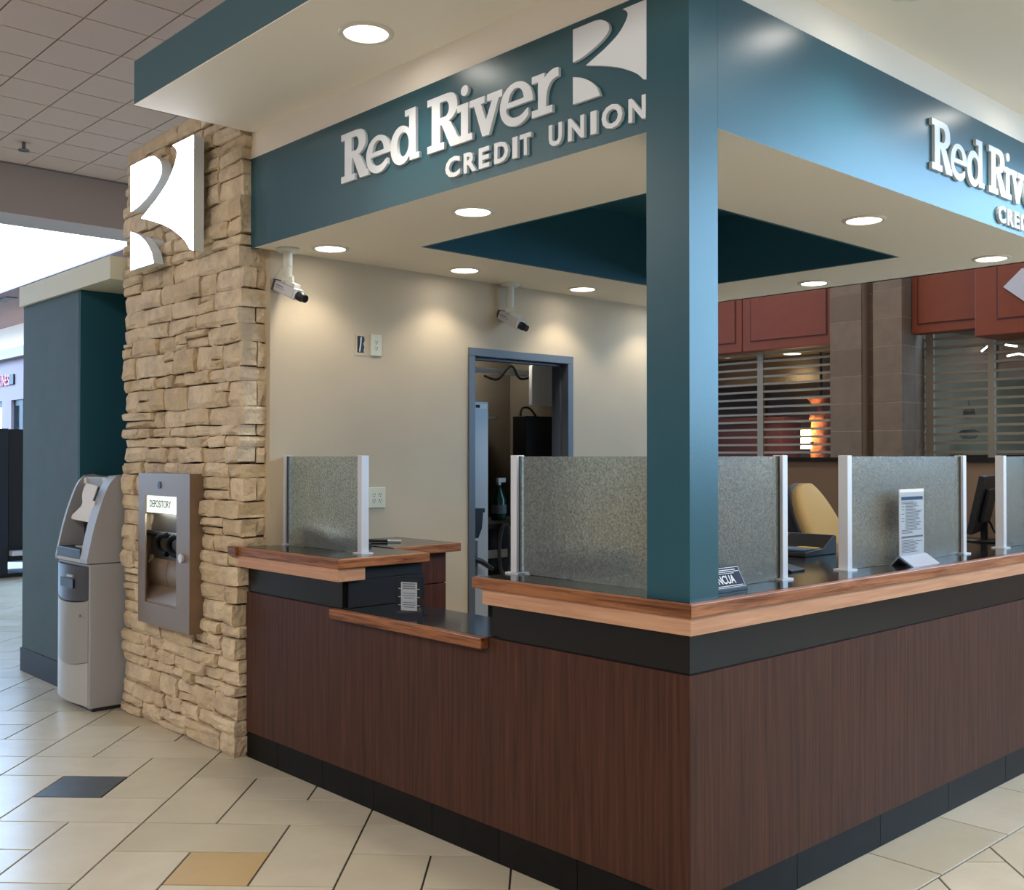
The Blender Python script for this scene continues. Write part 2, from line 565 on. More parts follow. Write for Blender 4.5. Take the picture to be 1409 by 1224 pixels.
for k, (dz, mb, kind) in enumerate(near):
    if k < 295:
        c = mb.v[0]
        o = obj('tile', MB().add([(p[0] - c[0], p[1] - c[1], p[2]) for p in mb.v], mb.f), M[kind], floor, local=True)
        o.location = (c[0], c[1], 0)
        if kind != 'tile':
            o['label'] = 'square slate grey floor tile' if kind == 'tile_dark' else 'square golden tan floor tile'
    else:
        far.add(mb.v, mb.f)
o = obj('tile_field', far, M['tile'], floor, local=True); o['kind'] = 'stuff'

# ------------------------------------------------------------------ mall ceiling, bulkhead, outer walls
CZ = 5.15
ceiling = struct('ceiling', MB().box(-11.7, 12, -9, 7.5, CZ + 0.012, CZ + 0.1), M['ceil_grid'])
pc = mesh_of('ceiling_panel', box(-0.299, 0.299, -0.2715, 0.2715, 0.0, 0.012), M['ceil_panel'])
allp = []
for i in range(-20, 10):
    for j in range(-8, 10):
        allp.append((-6.07 - 0.612 * (i + 0.5), 0.62 + 0.557 * (j + 0.5)))
farp = MB()
cnt = 0
for (px, py) in allp:
    if px < -11.75 + 0.3:
        px0 = -11.7
    if px - 0.3 < -11.72:
        continue
    if px < -4.0 and -2.2 < py < 3.2:
        o = bpy.data.objects.new('ceiling_panel', pc)
        COL.objects.link(o); o.parent = ceiling; o.location = (px, py, CZ)
        cnt += 1
    else:
        farp.box(px - 0.299, px + 0.299, py - 0.2715, py + 0.2715, CZ, CZ + 0.012)
o = obj('ceiling_panel_field', farp, M['ceil_panel'], ceiling, local=True); o['kind'] = 'stuff'
struct('trim_1', box(-12.42, -11.7, -9, 7.5, 4.55, 5.6), M['bulkhead'])
struct('ceiling', box(-34, -12.42, 3.55, 7.5, 4.55, 4.58), M['pink_paint'])
struct('ceiling', box(-34, -12.42, -9, -3, 4.55, 4.7), M['pink_paint'])  # unseen slab, added to keep the skylight out of the fascia's reflection
# far storefront on the left
struct('wall_left', MB().box(-34, -12.42, 4.6, 4.8, 2.72, 3.58).box(-34, -12.42, 4.6, 4.8, 0, 0.5)
       .box(-21.95, -21.35, 4.6, 4.8, 0.5, 2.72).box(-34, -24.6, 4.6, 4.8, 0.5, 2.72).box(-18.0, -12.42, 4.6, 4.8, 0.5, 2.72), M['pink_paint'])
struct('trim_2', box(-34, -12.42, 4.45, 4.8, 3.58, 3.78), M['bulkhead'])
struct('wall_back', box(-34, -12.42, 5.3, 5.4, 3.6, 4.55), M['cream'])
obj('cove_lamp', box(-34, -12.5, 4.95, 5.05, 3.78, 3.84), M['cove'])
bpy.data.objects['cove_lamp'].parent = bpy.data.objects['trim_2']
for k, (x0, x1) in enumerate([(-24.6, -21.95), (-21.35, -18.0)]):
    w = struct('window_%d' % (k + 1), MB().box(x0, x1, 4.66, 4.74, 0.5, 0.58).box(x0, x1, 4.66, 4.74, 2.6, 2.72).box(x0, x0 + .06, 4.66, 4.74, 0.5, 2.72).box(x1 - .06, x1, 4.66, 4.74, 0.5, 2.72)
               .box(x0 + 0.42, x0 + 0.62, 4.64, 4.74, 0.5, 2.72), M['black_soft'])
    obj('window_pane', box(x0 + .06, x1 - .06, 4.69, 4.70, 0.58, 2.6), M['pane'], w)
# outer shell of the hall
struct('wall_front', box(-34, 12, -9.1, -9.0, 0, 5.6), M['pink_paint'])
struct('wall_right', box(12, 12.1, -9, 7.5, 0, 5.6), M['pink_paint'])
e = struct('window_3', MB().box(1.3, 12, 7.5, 7.6, 0, 1.7).box(1.3, 12, 7.5, 7.6, 5.0, 5.6).box(8.95, 12, 7.5, 7.6, 1.7, 5.0).box(1.3, 1.5, 7.5, 7.6, 1.7, 5.0)
           .box(3.9, 4.0, 7.5, 7.6, 1.7, 5.0).box(6.45, 6.55, 7.5, 7.6, 1.7, 5.0), M['bulkhead'])
obj('window_pane', box(1.5, 8.95, 7.54, 7.55, 1.7, 5.0), M['pane'], e)

# ------------------------------------------------------------------ kiosk walls and back room
WX = -2.75
wl = MB()
D0, D1, DT = 1.43, 2.33, 2.185          # door opening in the tan wall, outer edge of its frame
wl.box(WX - 0.12, WX, 0.10, D0 + 0.02, 0, 2.6).box(WX - 0.12, WX, D1 - 0.02, 3.35, 0, 2.6).box(WX - 0.12, WX, D0 + 0.02, D1 - 0.02, DT - 0.02, 2.6)
struct('wall_left', wl, M['tan'])
fr = MB().box(WX - 0.14, WX + 0.012, D0, D0 + 0.05, 0, DT - 0.05).box(WX - 0.14, WX + 0.012, D1 - 0.05, D1, 0, DT - 0.05).box(WX - 0.14, WX + 0.012, D0, D1, DT - 0.05, DT)
fr.box(WX - 0.09, WX - 0.05, D0 + 0.05, D0 + 0.065, 0, DT - 0.065).box(WX - 0.09, WX - 0.05, D1 - 0.065, D1 - 0.05, 0, DT - 0.05).box(WX - 0.09, WX - 0.05, D0 + .05, D1 - .05, DT - 0.065, DT - 0.05)
door = struct('door_1', fr, M['blue_grey'], bevel=0.003)
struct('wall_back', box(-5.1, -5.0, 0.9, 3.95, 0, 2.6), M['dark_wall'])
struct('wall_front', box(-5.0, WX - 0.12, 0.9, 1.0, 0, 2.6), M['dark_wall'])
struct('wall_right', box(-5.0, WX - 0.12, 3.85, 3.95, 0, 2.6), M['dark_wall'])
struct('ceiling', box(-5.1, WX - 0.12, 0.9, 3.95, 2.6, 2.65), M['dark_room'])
# low partition at the back of the kiosk
struct('wall_back', MB().box(WX, 0.0, 3.33, 3.43, 0, 1.50), M['grey_partition'])
struct('trim_3', box(WX, 0.01, 3.32, 3.44, 1.50, 1.525), M['black_soft'])

# ------------------------------------------------------------------ soffit, fascia, canopy, post
SZ = 2.59
sof = thing('kiosk_soffit', 'teal fascia and cream soffit with a teal recessed tray above the counter', 'soffit', (0, 0, SZ))
T = (-2.17, -0.65, 0.62, 2.66)
FY = 0.012
obj('ceiling_panel', MB().box(-2.75, -0.174, FY, T[2], SZ, SZ + 0.05).box(-0.174, 0.0, 0.1495, T[2], SZ, SZ + 0.05).box(-2.75, 0.0, T[3], 3.30, SZ, SZ + 0.05)
    .box(-2.75, T[0], T[2], T[3], SZ, SZ + 0.05).box(T[1], 0.0, T[2], T[3], SZ, SZ + 0.05), M['cream'], sof)
obj('tray_recess', MB().box(T[0], T[0] + .02, T[2], T[3], SZ + 0.001, SZ + 0.4).box(T[1] - .02, T[1], T[2], T[3], SZ + 0.001, SZ + 0.4)
    .box(T[0] + .02, T[1] - .02, T[2], T[2] + .02, SZ + 0.001, SZ + 0.4).box(T[0] + .02, T[1] - .02, T[3] - .02, T[3], SZ + 0.001, SZ + 0.4)
    .box(T[0], T[1], T[2], T[3], SZ + 0.4, SZ + 0.43), M['teal_matte'], sof)
FT = 3.047
obj('fascia', box(-2.79, -0.172, FY - 0.0005, FY + 0.03, SZ + 0.0004, FT), M['teal'], sof)
obj('fascia', box(-0.03, 0.0004, 0.149, 3.3005, SZ + 0.0004, FT), M['teal'], sof)
obj('fascia', box(-2.75, -0.03, 3.27, 3.30, SZ, FT), M['teal'], sof)
obj('cream_band', MB().box(-2.79, -0.03, FY + 0.003, FY + 0.035, FT, 3.18).box(-0.03, -0.003, FY + 0.035, 3.30, FT, 3.18).box(-2.75, -0.03, 3.27, 3.30, FT, 3.18), M['cream'], sof)

can = thing('overhead_canopy', 'wide cream canopy with a teal edge band overhanging the teal fascia', 'canopy', (-1, 1, 3.18))
CX0, CX1, CY0, CY1 = -2.775, 0.62, -0.605, 3.9
obj('underside', MB().box(CX0, CX1, CY0, CY1, 3.18, 3.183).box(CX0 + 0.02, CX1 - 0.02, CY0 + 0.02, CY1 - 0.02, 3.183, 3.36), M['cream'], can)
obj('edge_band', MB().box(CX0, CX1, CY0, CY0 + 0.02, 3.183, 3.385).box(CX0, CX0 + 0.02, CY0 + .02, CY1, 3.183, 3.385).box(CX1 - .02, CX1, CY0 + .02, CY1, 3.183, 3.385)
    .box(CX0 + .02, CX1 - .02, CY1 - .02, CY1, 3.183, 3.385), M['teal_band'], can)

post = obj('corner_post', box(-0.173, 0.0, 0.0, 0.149, 1.075, 3.18), M['teal'])
tag(post, 'square teal post standing on the counter corner', 'column')


# ------------------------------------------------------------------ signs
def arc(cx, cy, rx, ry, a0, a1, n=14):
    return [(cx + rx * math.cos(math.radians(a0 + (a1 - a0) * k / n)), cy + ry * math.sin(math.radians(a0 + (a1 - a0) * k / n))) for k in range(n + 1)]


def spline(pts, n=6):
    """Catmull-Rom through pts, ends included"""
    P = [pts[0]] + list(pts) + [pts[-1]]
    out = []
    for i in range(1, len(P) - 2):
        for k in range(n):
            t = k / n
            out.append(tuple(0.5 * (2 * P[i][c] + (P[i + 1][c] - P[i - 1][c]) * t + (2 * P[i - 1][c] - 5 * P[i][c] + 4 * P[i + 1][c] - P[i + 2][c]) * t * t
                                    + (3 * P[i][c] - P[i - 1][c] - 3 * P[i + 1][c] + P[i + 2][c]) * t ** 3) for c in (0, 1)))
    out.append(pts[-1])
    return out


def spline3(pts, n=5):
    P = [pts[0]] + pts + [pts[-1]]
    out = []
    for i in range(1, len(P) - 2):
        for k in range(n):
            t_ = k / n
            out.append(0.5 * (2 * P[i] + (P[i + 1] - P[i - 1]) * t_ + (2 * P[i - 1] - 5 * P[i] + 4 * P[i + 1] - P[i + 2]) * t_ * t_ + (3 * P[i] - P[i - 1] - 3 * P[i + 1] + P[i + 2]) * t_ ** 3))
    out.append(pts[-1])
    return out


G = {}
G['R'] = [[(0, 0), (.108, 0), (.108, .028), (.083, .028), (.083, .098), (.092, .098), (.147, 0), (.21, 0), (.21, .028), (.197, .028), (.15, .098)]
          + spline([(.137, .106), (.165, .118), (.186, .14), (.19, .163), (.182, .192), (.16, .212), (.122, .218)]) + [(0, .218), (0, .19), (.028, .19), (.028, .029), (0, .029)],
          [(.082, .128), (.118, .128)] + arc(.112, .159, .026, .031, -70, 70, 8) + [(.118, .19), (.082, .19)]]
G['e'] = [[(.177, .068)] + arc(.088, .0745, .089, .0815, 4, 318, 40) + [(.153, .047)] + arc(.092, .07, .06, .045, 318, 190, 16) + [(.037, .068)],
          [(.043, .088), (.128, .088)] + arc(.088, .088, .041, .046, 5, 175, 14)]
G['d'] = [[(.102, .215), (.175, .215), (.175, .025), (.198, .025), (.198, .001), (.135, .001), (.133, .014)] + arc(.076, .0755, .076, .0815, 318, 45, 28)[::1]
          + [(.131, .14), (.131, .189), (.102, .189)],
          arc(.088, .077, .041, .051, 0, 360, 24)[:-1]]
G['i'] = [[(.0248, 0), (.093, 0), (.093, .026), (.069, .026), (.069, .15), (.002, .15), (.002, .123), (.026, .123), (.026, .027), (.0248, .027)]]
G['dot'] = [arc(.048, .2, .0225, .0205, 0, 360, 20)[:-1]]
G['v'] = [[(0, .15), (.088, .15), (.088, .123), (.067, .123), (.096, .055), (.130, .123), (.103, .123), (.103, .15), (.188, .15), (.188, .123), (.168, .123), (.114, -.004), (.075, -.004), (.026, .123), (0, .123)]]
G['r'] = [[(0, .15), (.066, .15), (.066, .132)] + spline([(.072, .136), (.09, .147), (.112, .153), (.136, .152)]) + [(.136, .12)] + spline([(.12, .119), (.098, .11), (.082, .088), (.075, .06)])
          + [(.074, .026), (.105, .026), (.105, 0), (0, 0), (0, .026), (.032, .026), (.032, .124), (0, .124)]]
LOGO = [[[(0, .262), (.104, .262)] + spline([(.13, .258), (.155, .244), (.168, .227), (.166, .207), (.138, .186), (.09, .166), (.04, .152), (0, .147)])],
        [[(.229, .262), (.331, .262), (.331, 0)] + spline([(.318, .004), (.286, .033), (.216, .07), (.144, .096), (.061, .12)]) + spline([(.136, .147), (.201, .179), (.236, .21), (.251, .235), (.246, .25), (.229, .262)])[1:-1]],
        [[(0, 0), (.128, 0)] + spline([(.116, .028), (.087, .056), (.045, .081), (0, .096)])]]


def sign(name, label, m, u_of, zoff, vs, d1):
    root = thing(name, label, 'sign', m(u_of(-1.06), 2.62 + zoff, 0), 0, 'raised letter signs on the fascia')

    def put(part, loops, x, z, lab=None):
        mb = MB().prism([[(u_of(x + p[0]), zoff + 2.632 + (z + p[1] - 2.632) * vs) for p in lp] for lp in loops], m, 0.0, d1)
        return obj(part, mb, M['white_sign'], root, label=lab)
    for ch, x in (('R', -1.947), ('e', -1.751), ('d', -1.574), ('R', -1.321), ('i', -1.135), ('v', -1.057), ('e', -.881), ('r', -.709)):
        o = put('letter', G[ch], x, 2.757)
        if ch == 'i':
            mb = MB().prism([[(u_of(x + p[0]), zoff + 2.632 + (2.757 + p[1] - 2.632) * vs) for p in G['dot'][0]]], m, 0.0, d1)
            obj('letter_dot', mb, M['white_sign'], root)
    for ch, x0, x1 in (('C', -1.206, -1.115), ('R', -1.093, -1.018), ('E', -1.003, -.942), ('D', -.914, -.836), ('I', -.813, -.786), ('T', -.773, -.713),
                       ('U', -.622, -.556), ('N', -.526, -.449), ('I', -.419, -.391), ('O', -.368, -.274), ('N', -.248, -.174)):
        z1 = 2.711 + (0.003 if ch in 'CO' else 0)
        mb = text_fit(ch, m, u_of(x0), u_of(x1), zoff + 2.632, zoff + 2.632 + (z1 - 2.632) * vs, 0.0, d1, 0.035)
        obj('small_letter', mb, M['white_sign'], root)
    for lp in LOGO:
        put('logo_piece', lp, -.502, 2.757)
    return root


sign('wall_sign', 'white raised words Red River Credit Union with logo on the left teal fascia', on_y(FY), lambda u: u, 0.0, 1.0, 0.014)
sign('wall_sign', 'white raised words Red River Credit Union on the right fascia, cut by the frame edge', on_x(0.0), lambda u: 1.626 + (u + 1.947) * 0.9, -0.018, 0.98, 0.014)

# illuminated logo on the stone
lg = thing('lit_logo_sign', 'glowing white three-piece logo sign on the stone pillar', 'sign', (-3.5, -0.09, 2.6))
for lp in LOGO:
    L = [[(-3.893 + p[0] / .331 * .79, 2.605 + p[1] / .262 * .603) for p in q] for q in lp]
    o = obj('logo_piece', MB().prism(L, on_y(-0.09), 0.0, 0.058), M['sign_return'], lg)
    ux = [q[0] for q in L[0]]; uz = [q[1] for q in L[0]]
    obj('standoff', MB().tube([(sum(ux) / len(ux), -0.03, sum(uz) / len(uz)), (sum(ux) / len(ux), -0.09, sum(uz) / len(uz))], .03, 10), M['sign_return'], lg)
    obj('lit_face', MB().prism(L, on_y(-0.148), 0.0, 0.004), M['lit_white'], o)

# ------------------------------------------------------------------ stone pillar
pil = thing('stone_pillar', 'tan ledge stone pillar with a lit logo and night depository', 'pillar', (-3.5, 0.1, 0))
core = MB()
SX0, SX1, SY, SZT = -4.25, -2.79, -0.045, 3.38
HX0, HX1, HZ0, HZ1 = -3.80, -3.32, 0.66, 1.36
core.box(SX0 + .03, HX0, 0.02, 0.5, 0, SZT - .03).box(HX1, SX1 - .05, 0.02, 0.5, 0, SZT - .03).box(HX0, HX1, 0.02, 0.5, 0, HZ0).box(HX0, HX1, 0.02, 0.5, HZ1, SZT - .03).box(HX0, HX1, 0.3, 0.5, HZ0, HZ1)
core.box(SX1 - .06, SX1 - 0.02, 0.02, 0.115, 0.9, SZT - .03)
obj('pillar_core', core, M['mortar'], pil)
NST = 0


def stone(x0, x1, z0, z1, y0, y1, side=False):
    """rough block: chiselled 4x4 front towards -y; side=True chisels the +x face too"""
    global NST
    w, h = x1 - x0, z1 - z0
    n = 4
    push = RNG.uniform(-0.017, 0.014)
    us = [0, RNG.uniform(.12, .22), RNG.uniform(.7, .88), 1]
    g = 0.0025
    tw = RNG.uniform(-0.004, 0.004)
    vs = []
    for j in range(n):
        vj = [0, RNG.uniform(.18, .3), RNG.uniform(.68, .82), 1][j]
        for i in range(n):
            edge = i in (0, n - 1) or j in (0, n - 1)
            corner = i in (0, n - 1) and j in (0, n - 1)
            zx = z0 + g + (h - 2 * g) * vj + (RNG.uniform(-.006, .006) if edge else RNG.uniform(-.01, .01)) * min(1, h / .08) + tw * (us[i] - .5) * 2
            xx = x0 + g + (w - 2 * g) * us[i] + (RNG.uniform(-.006, .006) if edge else RNG.uniform(-.02, .02) * min(1, w / .3))
            yy = y0 + push + (0.016 if corner else RNG.uniform(.004, .014) if edge else RNG.uniform(-.012, .006))
            if side and i == n - 1:
                yy = y0 + push + RNG.uniform(.002, .01)
                xx = x1 + push * 0.6 + RNG.uniform(-.008, .004)
            vs.append((xx, yy, zx))
    fs = [(j * n + i, j * n + i + 1, (j + 1) * n + i + 1, (j + 1) * n + i) for j in range(n - 1) for i in range(n - 1)]
    ring = [i for i in range(n)] + [j * n + n - 1 for j in range(1, n)] + [(n - 1) * n + i for i in range(n - 2, -1, -1)] + [j * n for j in range(n - 2, 0, -1)]
    back = []
    for k in ring:
        p = vs[k]
        back.append((min(max(p[0], x0 + g), x1 - g) if not side else p[0], y1, min(max(p[2], z0 + g), z1 - g)))
    if side:   # middle ring on the +x face gives the return a rough face
        pass
    b = len(vs)
    m = len(ring)
    vs += back
    for k in range(m):
        fs.append((ring[(k + 1) % m], ring[k], b + k, b + (k + 1) % m))
    fs.append(tuple(b + k for k in reversed(range(m))))
    c = (x0, y0, z0)
    o = obj('stone', MB().add(vs, fs), M['stone'], pil)
    NST += 1
    return o


def side_stone(y0, y1, z0, z1):
    global NST
    n = 3
    push = RNG.uniform(-.008, .012)
    vs = []
    for j in range(n):
        for i in range(n):
            e_ = i != 1 or j != 1
            vs.append((SX1 + push * .6 + (RNG.uniform(-.012, -.002) if e_ else .006), y0 + .003 + (y1 - y0 - .006) * i / 2 + RNG.uniform(-.003, .003), z0 + .003 + (z1 - z0 - .006) * j / 2 + RNG.uniform(-.005, .005)))
    fs = [(j * n + i, j * n + i + 1, (j + 1) * n + i + 1, (j + 1) * n + i) for j in range(2) for i in range(2)]
    ring = [0, 1, 2, 5, 8, 7, 6, 3]
    b = len(vs)
    vs += [(SX1 - .06, vs[k][1], vs[k][2]) for k in ring]
    for k in range(8):
        fs.append((ring[(k + 1) % 8], ring[k], b + k, b + (k + 1) % 8))
    obj('stone', MB().add(vs, fs), M['stone'], pil)
    NST += 1


def rows(z0, z1):
    hs, z = [], z0
    while z < z1 - 0.03:
        hs.append(RNG.choice([.058, .072, .085, .095, .1, .11, .12, .13]))
        z += hs[-1]
    s = (z1 - z0) / sum(hs)
    out, z = [], z0
    for h in hs:
        out.append((z, z + h * s)); z += h * s
    return out


ri = 0
for band in ((0.0, 0.60), (0.60, 1.425), (1.425, SZT)):
    for (z0, z1) in rows(*band):
        ri += 1
        h = z1 - z0
        xr = SX1 - (0.045 if z1 < 0.88 else 0.0)
        spans = [(SX0, xr)]
        if 0.59 < (z0 + z1) / 2 < 1.43:
            spans = [(SX0, -3.815), (-3.235, xr)]
        for (xa, xb) in spans:
            x = xa
            while x < xb - 1e-4:
                w = RNG.choice([.13, .17, .2, .24, .28, .33, .4]) * (0.8 if h < .075 else 1)
                if xb - (x + w) < .12:
                    w = xb - x
                last = x + w > xb - 1e-4 and xb == xr
                if last and w > .3 and ri % 2 == 0:
                    w -= .14
                    last = False
                if last:
                    full = z0 > 0.95 and ri % 2 == 1
                    stone(x, x + w, z0, z1, SY, 0.115 if full else 0.045, True)
                    if z0 > 0.95 and not full:
                        side_stone(0.05, 0.12, z0, z1)
                elif h > .088 and RNG.random() < .33:
                    zm = z0 + h * RNG.uniform(.35, .65)
                    stone(x, x + w, z0, zm, SY, 0.03)
                    if w > .26 and RNG.random() < .5:
                        xm = x + w * RNG.uniform(.4, .6)
                        stone(x, xm, zm, z1, SY, 0.03); stone(xm, x + w, zm, z1, SY, 0.03)
                    else:
                        stone(x, x + w, zm, z1, SY, 0.03)
                else:
                    stone(x, x + w, z0, z1, SY, 0.03)
                x += w
print('stones', NST)

# ------------------------------------------------------------------ night depository
dep = thing('night_depository', 'stainless night deposit box with a lit depository panel set in the stone', 'deposit box', (-3.53, -0.03, 0.59))
DX0, DX1, DZ0, DZ1 = -3.855, -3.205, 0.588, 1.437
IX0, IX1, IZ0, IZ1 = -3.762, -3.362, 0.708, 1.312
YF, YB = -0.115, -0.034
obj('frame', MB().box(DX0, IX0, YF, YF + .008, DZ0, DZ1).box(IX1, DX1, YF, YF + .008, DZ0, DZ1).box(IX0, IX1, YF, YF + .008, DZ0, IZ0).box(IX0, IX1, YF, YF + .008, IZ1, DZ1)
    .box(DX0, DX0 + .006, YF + .008, YB, DZ0, DZ1).box(DX1 - .006, DX1, YF + .008, YB, DZ0, DZ1).box(DX0 + .006, DX1 - .006, YF + .008, YB, DZ0, DZ0 + .006).box(DX0 + .006, DX1 - .006, YF + .008, YB, DZ1 - .006, DZ1), M['steel'], dep)
obj('chute_lining', box(DX0 + .006, DX1 - .006, YB - .006, YB, DZ0 + .006, DZ1 - .006), M['steel_dark'], dep)
obj('chute_floor', MB().prism([[(YF + .008, .70), (YF + .008, .72), (YB - .006, .80), (YB - .006, .70)]], lambda u, v, d: (DX0 + .006 + d, u, v), 0, DX1 - DX0 - .012), M['steel'], dep)
lp = obj('lit_panel', box(IX0 - .03, IX1 + .01, YF + 0.010, YF + 0.02, 1.215, IZ1 + .01), M['lit_panel'], dep)
obj('lettering', text_fit('DEPOSITORY', on_y(YF + 0.010), IX0 + .04, IX1 - .09, 1.246, 1.286, 0.0, 0.001, 0.0), M['ink_black'], lp)
d = bpy.data.lights.new('lamp_light', 'AREA'); d.shape = 'RECTANGLE'; d.size = .4; d.size_y = .02; d.energy = .9; d.color = (.92, 1, .95)
o = bpy.data.objects.new('lamp_light', d); COL.objects.link(o); o.parent = dep; o.location = (-.03, -.05, .618)
obj('drum', MB().add([(x, .02 - .085 * math.cos(math.radians(a)), .87 + .11 * math.sin(math.radians(a))) for x in (DX0 + .006, -3.6, -3.596, DX1 - .006) for a in range(-50, 51, 10)],
    [(k * 11 + i, (k + 1) * 11 + i, (k + 1) * 11 + i + 1, k * 11 + i + 1) for k in (0, 2) for i in range(10)], True), M['steel'], dep)
obj('handle_bar', MB().tube([(DX0 + .01, -0.06, 1.092), (DX1 - .01, -0.06, 1.092)], 0.016, 14), M['black_dull'], dep)
for hx in (-3.585, -3.435):
    pts = [(hx + .02, -.075, 1.092)] + [(hx - .10 * math.cos(math.radians(a)), -0.078, 1.04 + .052 * math.sin(math.radians(a))) for a in range(80, -81, -16)] + [(hx + .03, -.078, .988)]
    obj('handle', MB().tube(pts, .016, 12), M['black_dull'], dep)
obj('lock', MB().tube([(-3.295, YF, 0.985), (-3.295, YF - .012, 0.985)], 0.024, 20), M['alu'], dep, label='round silver key lock')
obj('peephole', MB().tube([(-3.575, YF, 1.372), (-3.575, YF - .003, 1.372)], 0.02, 20), M['black'], dep)

# ------------------------------------------------------------------ teal booth behind the cash machine
bt = thing('teal_booth', 'grey teal booth with a cream cornice left of the stone pillar', 'booth', (-5.3, 0.5, 0))
obj('body', box(-5.88, -4.82, -0.10, 0.85, 0, 2.605), M['teal_grey'], bt, label='grey teal front wall')
obj('side_wall', box(-4.82, -4.80, -0.098, 0.85, 0, 2.605), M['teal_matte'], bt, label='deep teal side wall')
obj('rear_wall', box(-4.80, -4.25, 0.80, 0.85, 0, 2.605), M['teal_matte'], bt)
obj('baseboard', MB().box(-5.89, -4.80, -0.11, -0.10, 0, 0.165).box(-5.89, -5.88, -.10, .85, 0, .165), M['black_soft'], bt)
obj('cornice', MB().box(-5.90, -4.255, -0.125, 0.86, 2.605, 2.745), M['cream_cornice'], bt)

# ------------------------------------------------------------------ cash machine
AX0, AX1, AY0, AY1 = -4.795, -4.268, -0.245, 0.30
atm = thing('cash_machine', 'grey upright cash machine between the teal booth and stone pillar', 'cash machine', ((AX0 + AX1) / 2, 0.0, 0))
AS = 0.885                                    # joint between lower cabinet and head
mid = 0.05
obj('lower_cabinet', MB().box(AX0 + .01, AX1, AY0 + .012, mid, 0.025, AS), M['atm_side'], atm, bevel=0.006)
obj('rear_cabinet', MB().box(AX0 + .02, AX1 + .004, mid, AY1, 0.0, 1.36), M['atm_light'], atm, bevel=0.006)
obj('plinth', box(AX0 + .03, AX1 - .03, AY0 + .04, mid, 0, 0.025), M['atm_dark'], atm)
# bowed front door in two leaves
fm = MB()
def bow(z0, z1, amt, sag0, sag1, n=12):
    vs = []
    for k in range(n + 1):
        u = k / n
        x = AX0 + .015 + (AX1 - AX0 - .035) * u
        s = 4 * u * (1 - u)
        vs += [(x, AY0 + .012, z0 - sag0 * s), (x, AY0 + .012 - amt * s - .004, z0 - sag0 * s), (x, AY0 + .012 - amt * s - .004, z1 - sag1 * s), (x, AY0 + .012, z1 - sag1 * s)]
    fs = []
    for k in range(n):
        a, b = 4 * k, 4 * k + 4
        fs += [(a + 1, b + 1, b + 2, a + 2), (a + 2, b + 2, b + 3, a + 3), (a, b, b + 1, a + 1)]
    fs += [(0, 1, 2, 3), (4 * n + 3, 4 * n + 2, 4 * n + 1, 4 * n)]
    return MB().add(vs, fs)
obj('lower_door', bow(0.04, 0.30, .03, 0, .03), M['atm_light'], atm)
dr = obj('upper_door', bow(0.303, 0.665, .045, .03, .02), M['atm'], atm)
obj('door_lock', MB().tube([(AX1 - .06, AY0 - .02, .58), (AX1 - .06, AY0 - .028, .58)], .008, 10), M['steel'], dr)
sl = obj('slot_panel', bow(0.675, 0.87, .04, .02, 0), M['atm_dark'], atm, label='dark grey panel with the cash slot')
obj('cash_slot', box(AX0 + .17, AX1 - .15, AY0 - .034, AY0 - .02, .735, .79), M['black'], sl)
obj('card_light', box(AX0 + .28, AX1 - .16, AY0 - .035, AY0 - .02, .80, .815), M['atm_light'], sl)
# head: two curved side cheeks, hood, recessed bay
def cheek(x0, x1):
    prof = [(AY0 - .005, AS + .005), (mid, AS + .005), (mid, 1.40), (-0.02, 1.418)] + spline([(-.075, 1.412), (-.12, 1.36), (-.165, 1.25), (-.21, 1.1), (AY0 - .005, AS + .03)])
    return MB().prism([[(-p[0], p[1]) for p in prof]], lambda u, v, d: (x0 + d, -u, v), 0, x1 - x0)
obj('head_cheek', cheek(AX0, AX0 + .028), M['atm_side'], atm)
obj('head_cheek', cheek(AX1 - .115, AX1), M['atm_side'], atm)
obj('hood', MB().box(AX0 + .028, AX1 - .115, -.085, mid, 1.335, 1.405), M['atm'], atm, bevel=0.01)
obj('bay_back', MB().add([(AX0 + .028, -.03, 1.34), (AX1 - .115, -.03, 1.34), (AX1 - .115, -.08, AS + .1), (AX0 + .028, -.08, AS + .1)], [(3, 2, 1, 0)]).box(AX0 + .028, AX1 - .115, -.02, mid, AS + .01, 1.335), M['atm_dark'], atm)
sh = obj('keypad_shelf', MB().box(AX0 + .028, AX1 - .115, AY0 - .004, -.02, AS + .025, AS + .085), M['black'], atm, bevel=0.006)
obj('keypad', MB().box(AX0 + .19, AX1 - .2, AY0 + .05, AY0 + .14, AS + .085, AS + .093), M['atm_light'], sh)
obj('screen', MB().box(AX0 + .06, AX1 - .15, -.092, -.082, 1.02, 1.28), M['black'], atm)
obj('lower_lip', MB().box(AX0 + .028, AX1 - .115, AY0 - .003, AY0 + .03, AS + .004, AS + .025), M['atm_light'], atm)
wing = spline([(-4.483, 1.366), (-4.530, 1.335), (-4.556, 1.29), (-4.548, 1.245)]) + spline([(-4.575, 1.22), (-4.65, 1.19), (-4.72, 1.163)]) + [(-4.735, 1.145), (-4.725, 1.136), (-4.457, 1.128), (-4.405, 1.20), (-4.37, 1.212), (-4.35, 1.257), (-4.39, 1.262), (-4.31, 1.352)]
obj('privacy_shield', MB().prism([wing], on_y(-.168), 0, .006), M['paper'], atm, label='white cut-out privacy shield')
obj('head_badge', MB().box(AX0 + .035, AX0 + .075, -.087, -.083, 1.36, 1.395), M['paper'], atm)
obj('head_badge', MB().box(AX1 - .19, AX1 - .125, -.087, -.083, 1.36, 1.395), M['paper'], atm)

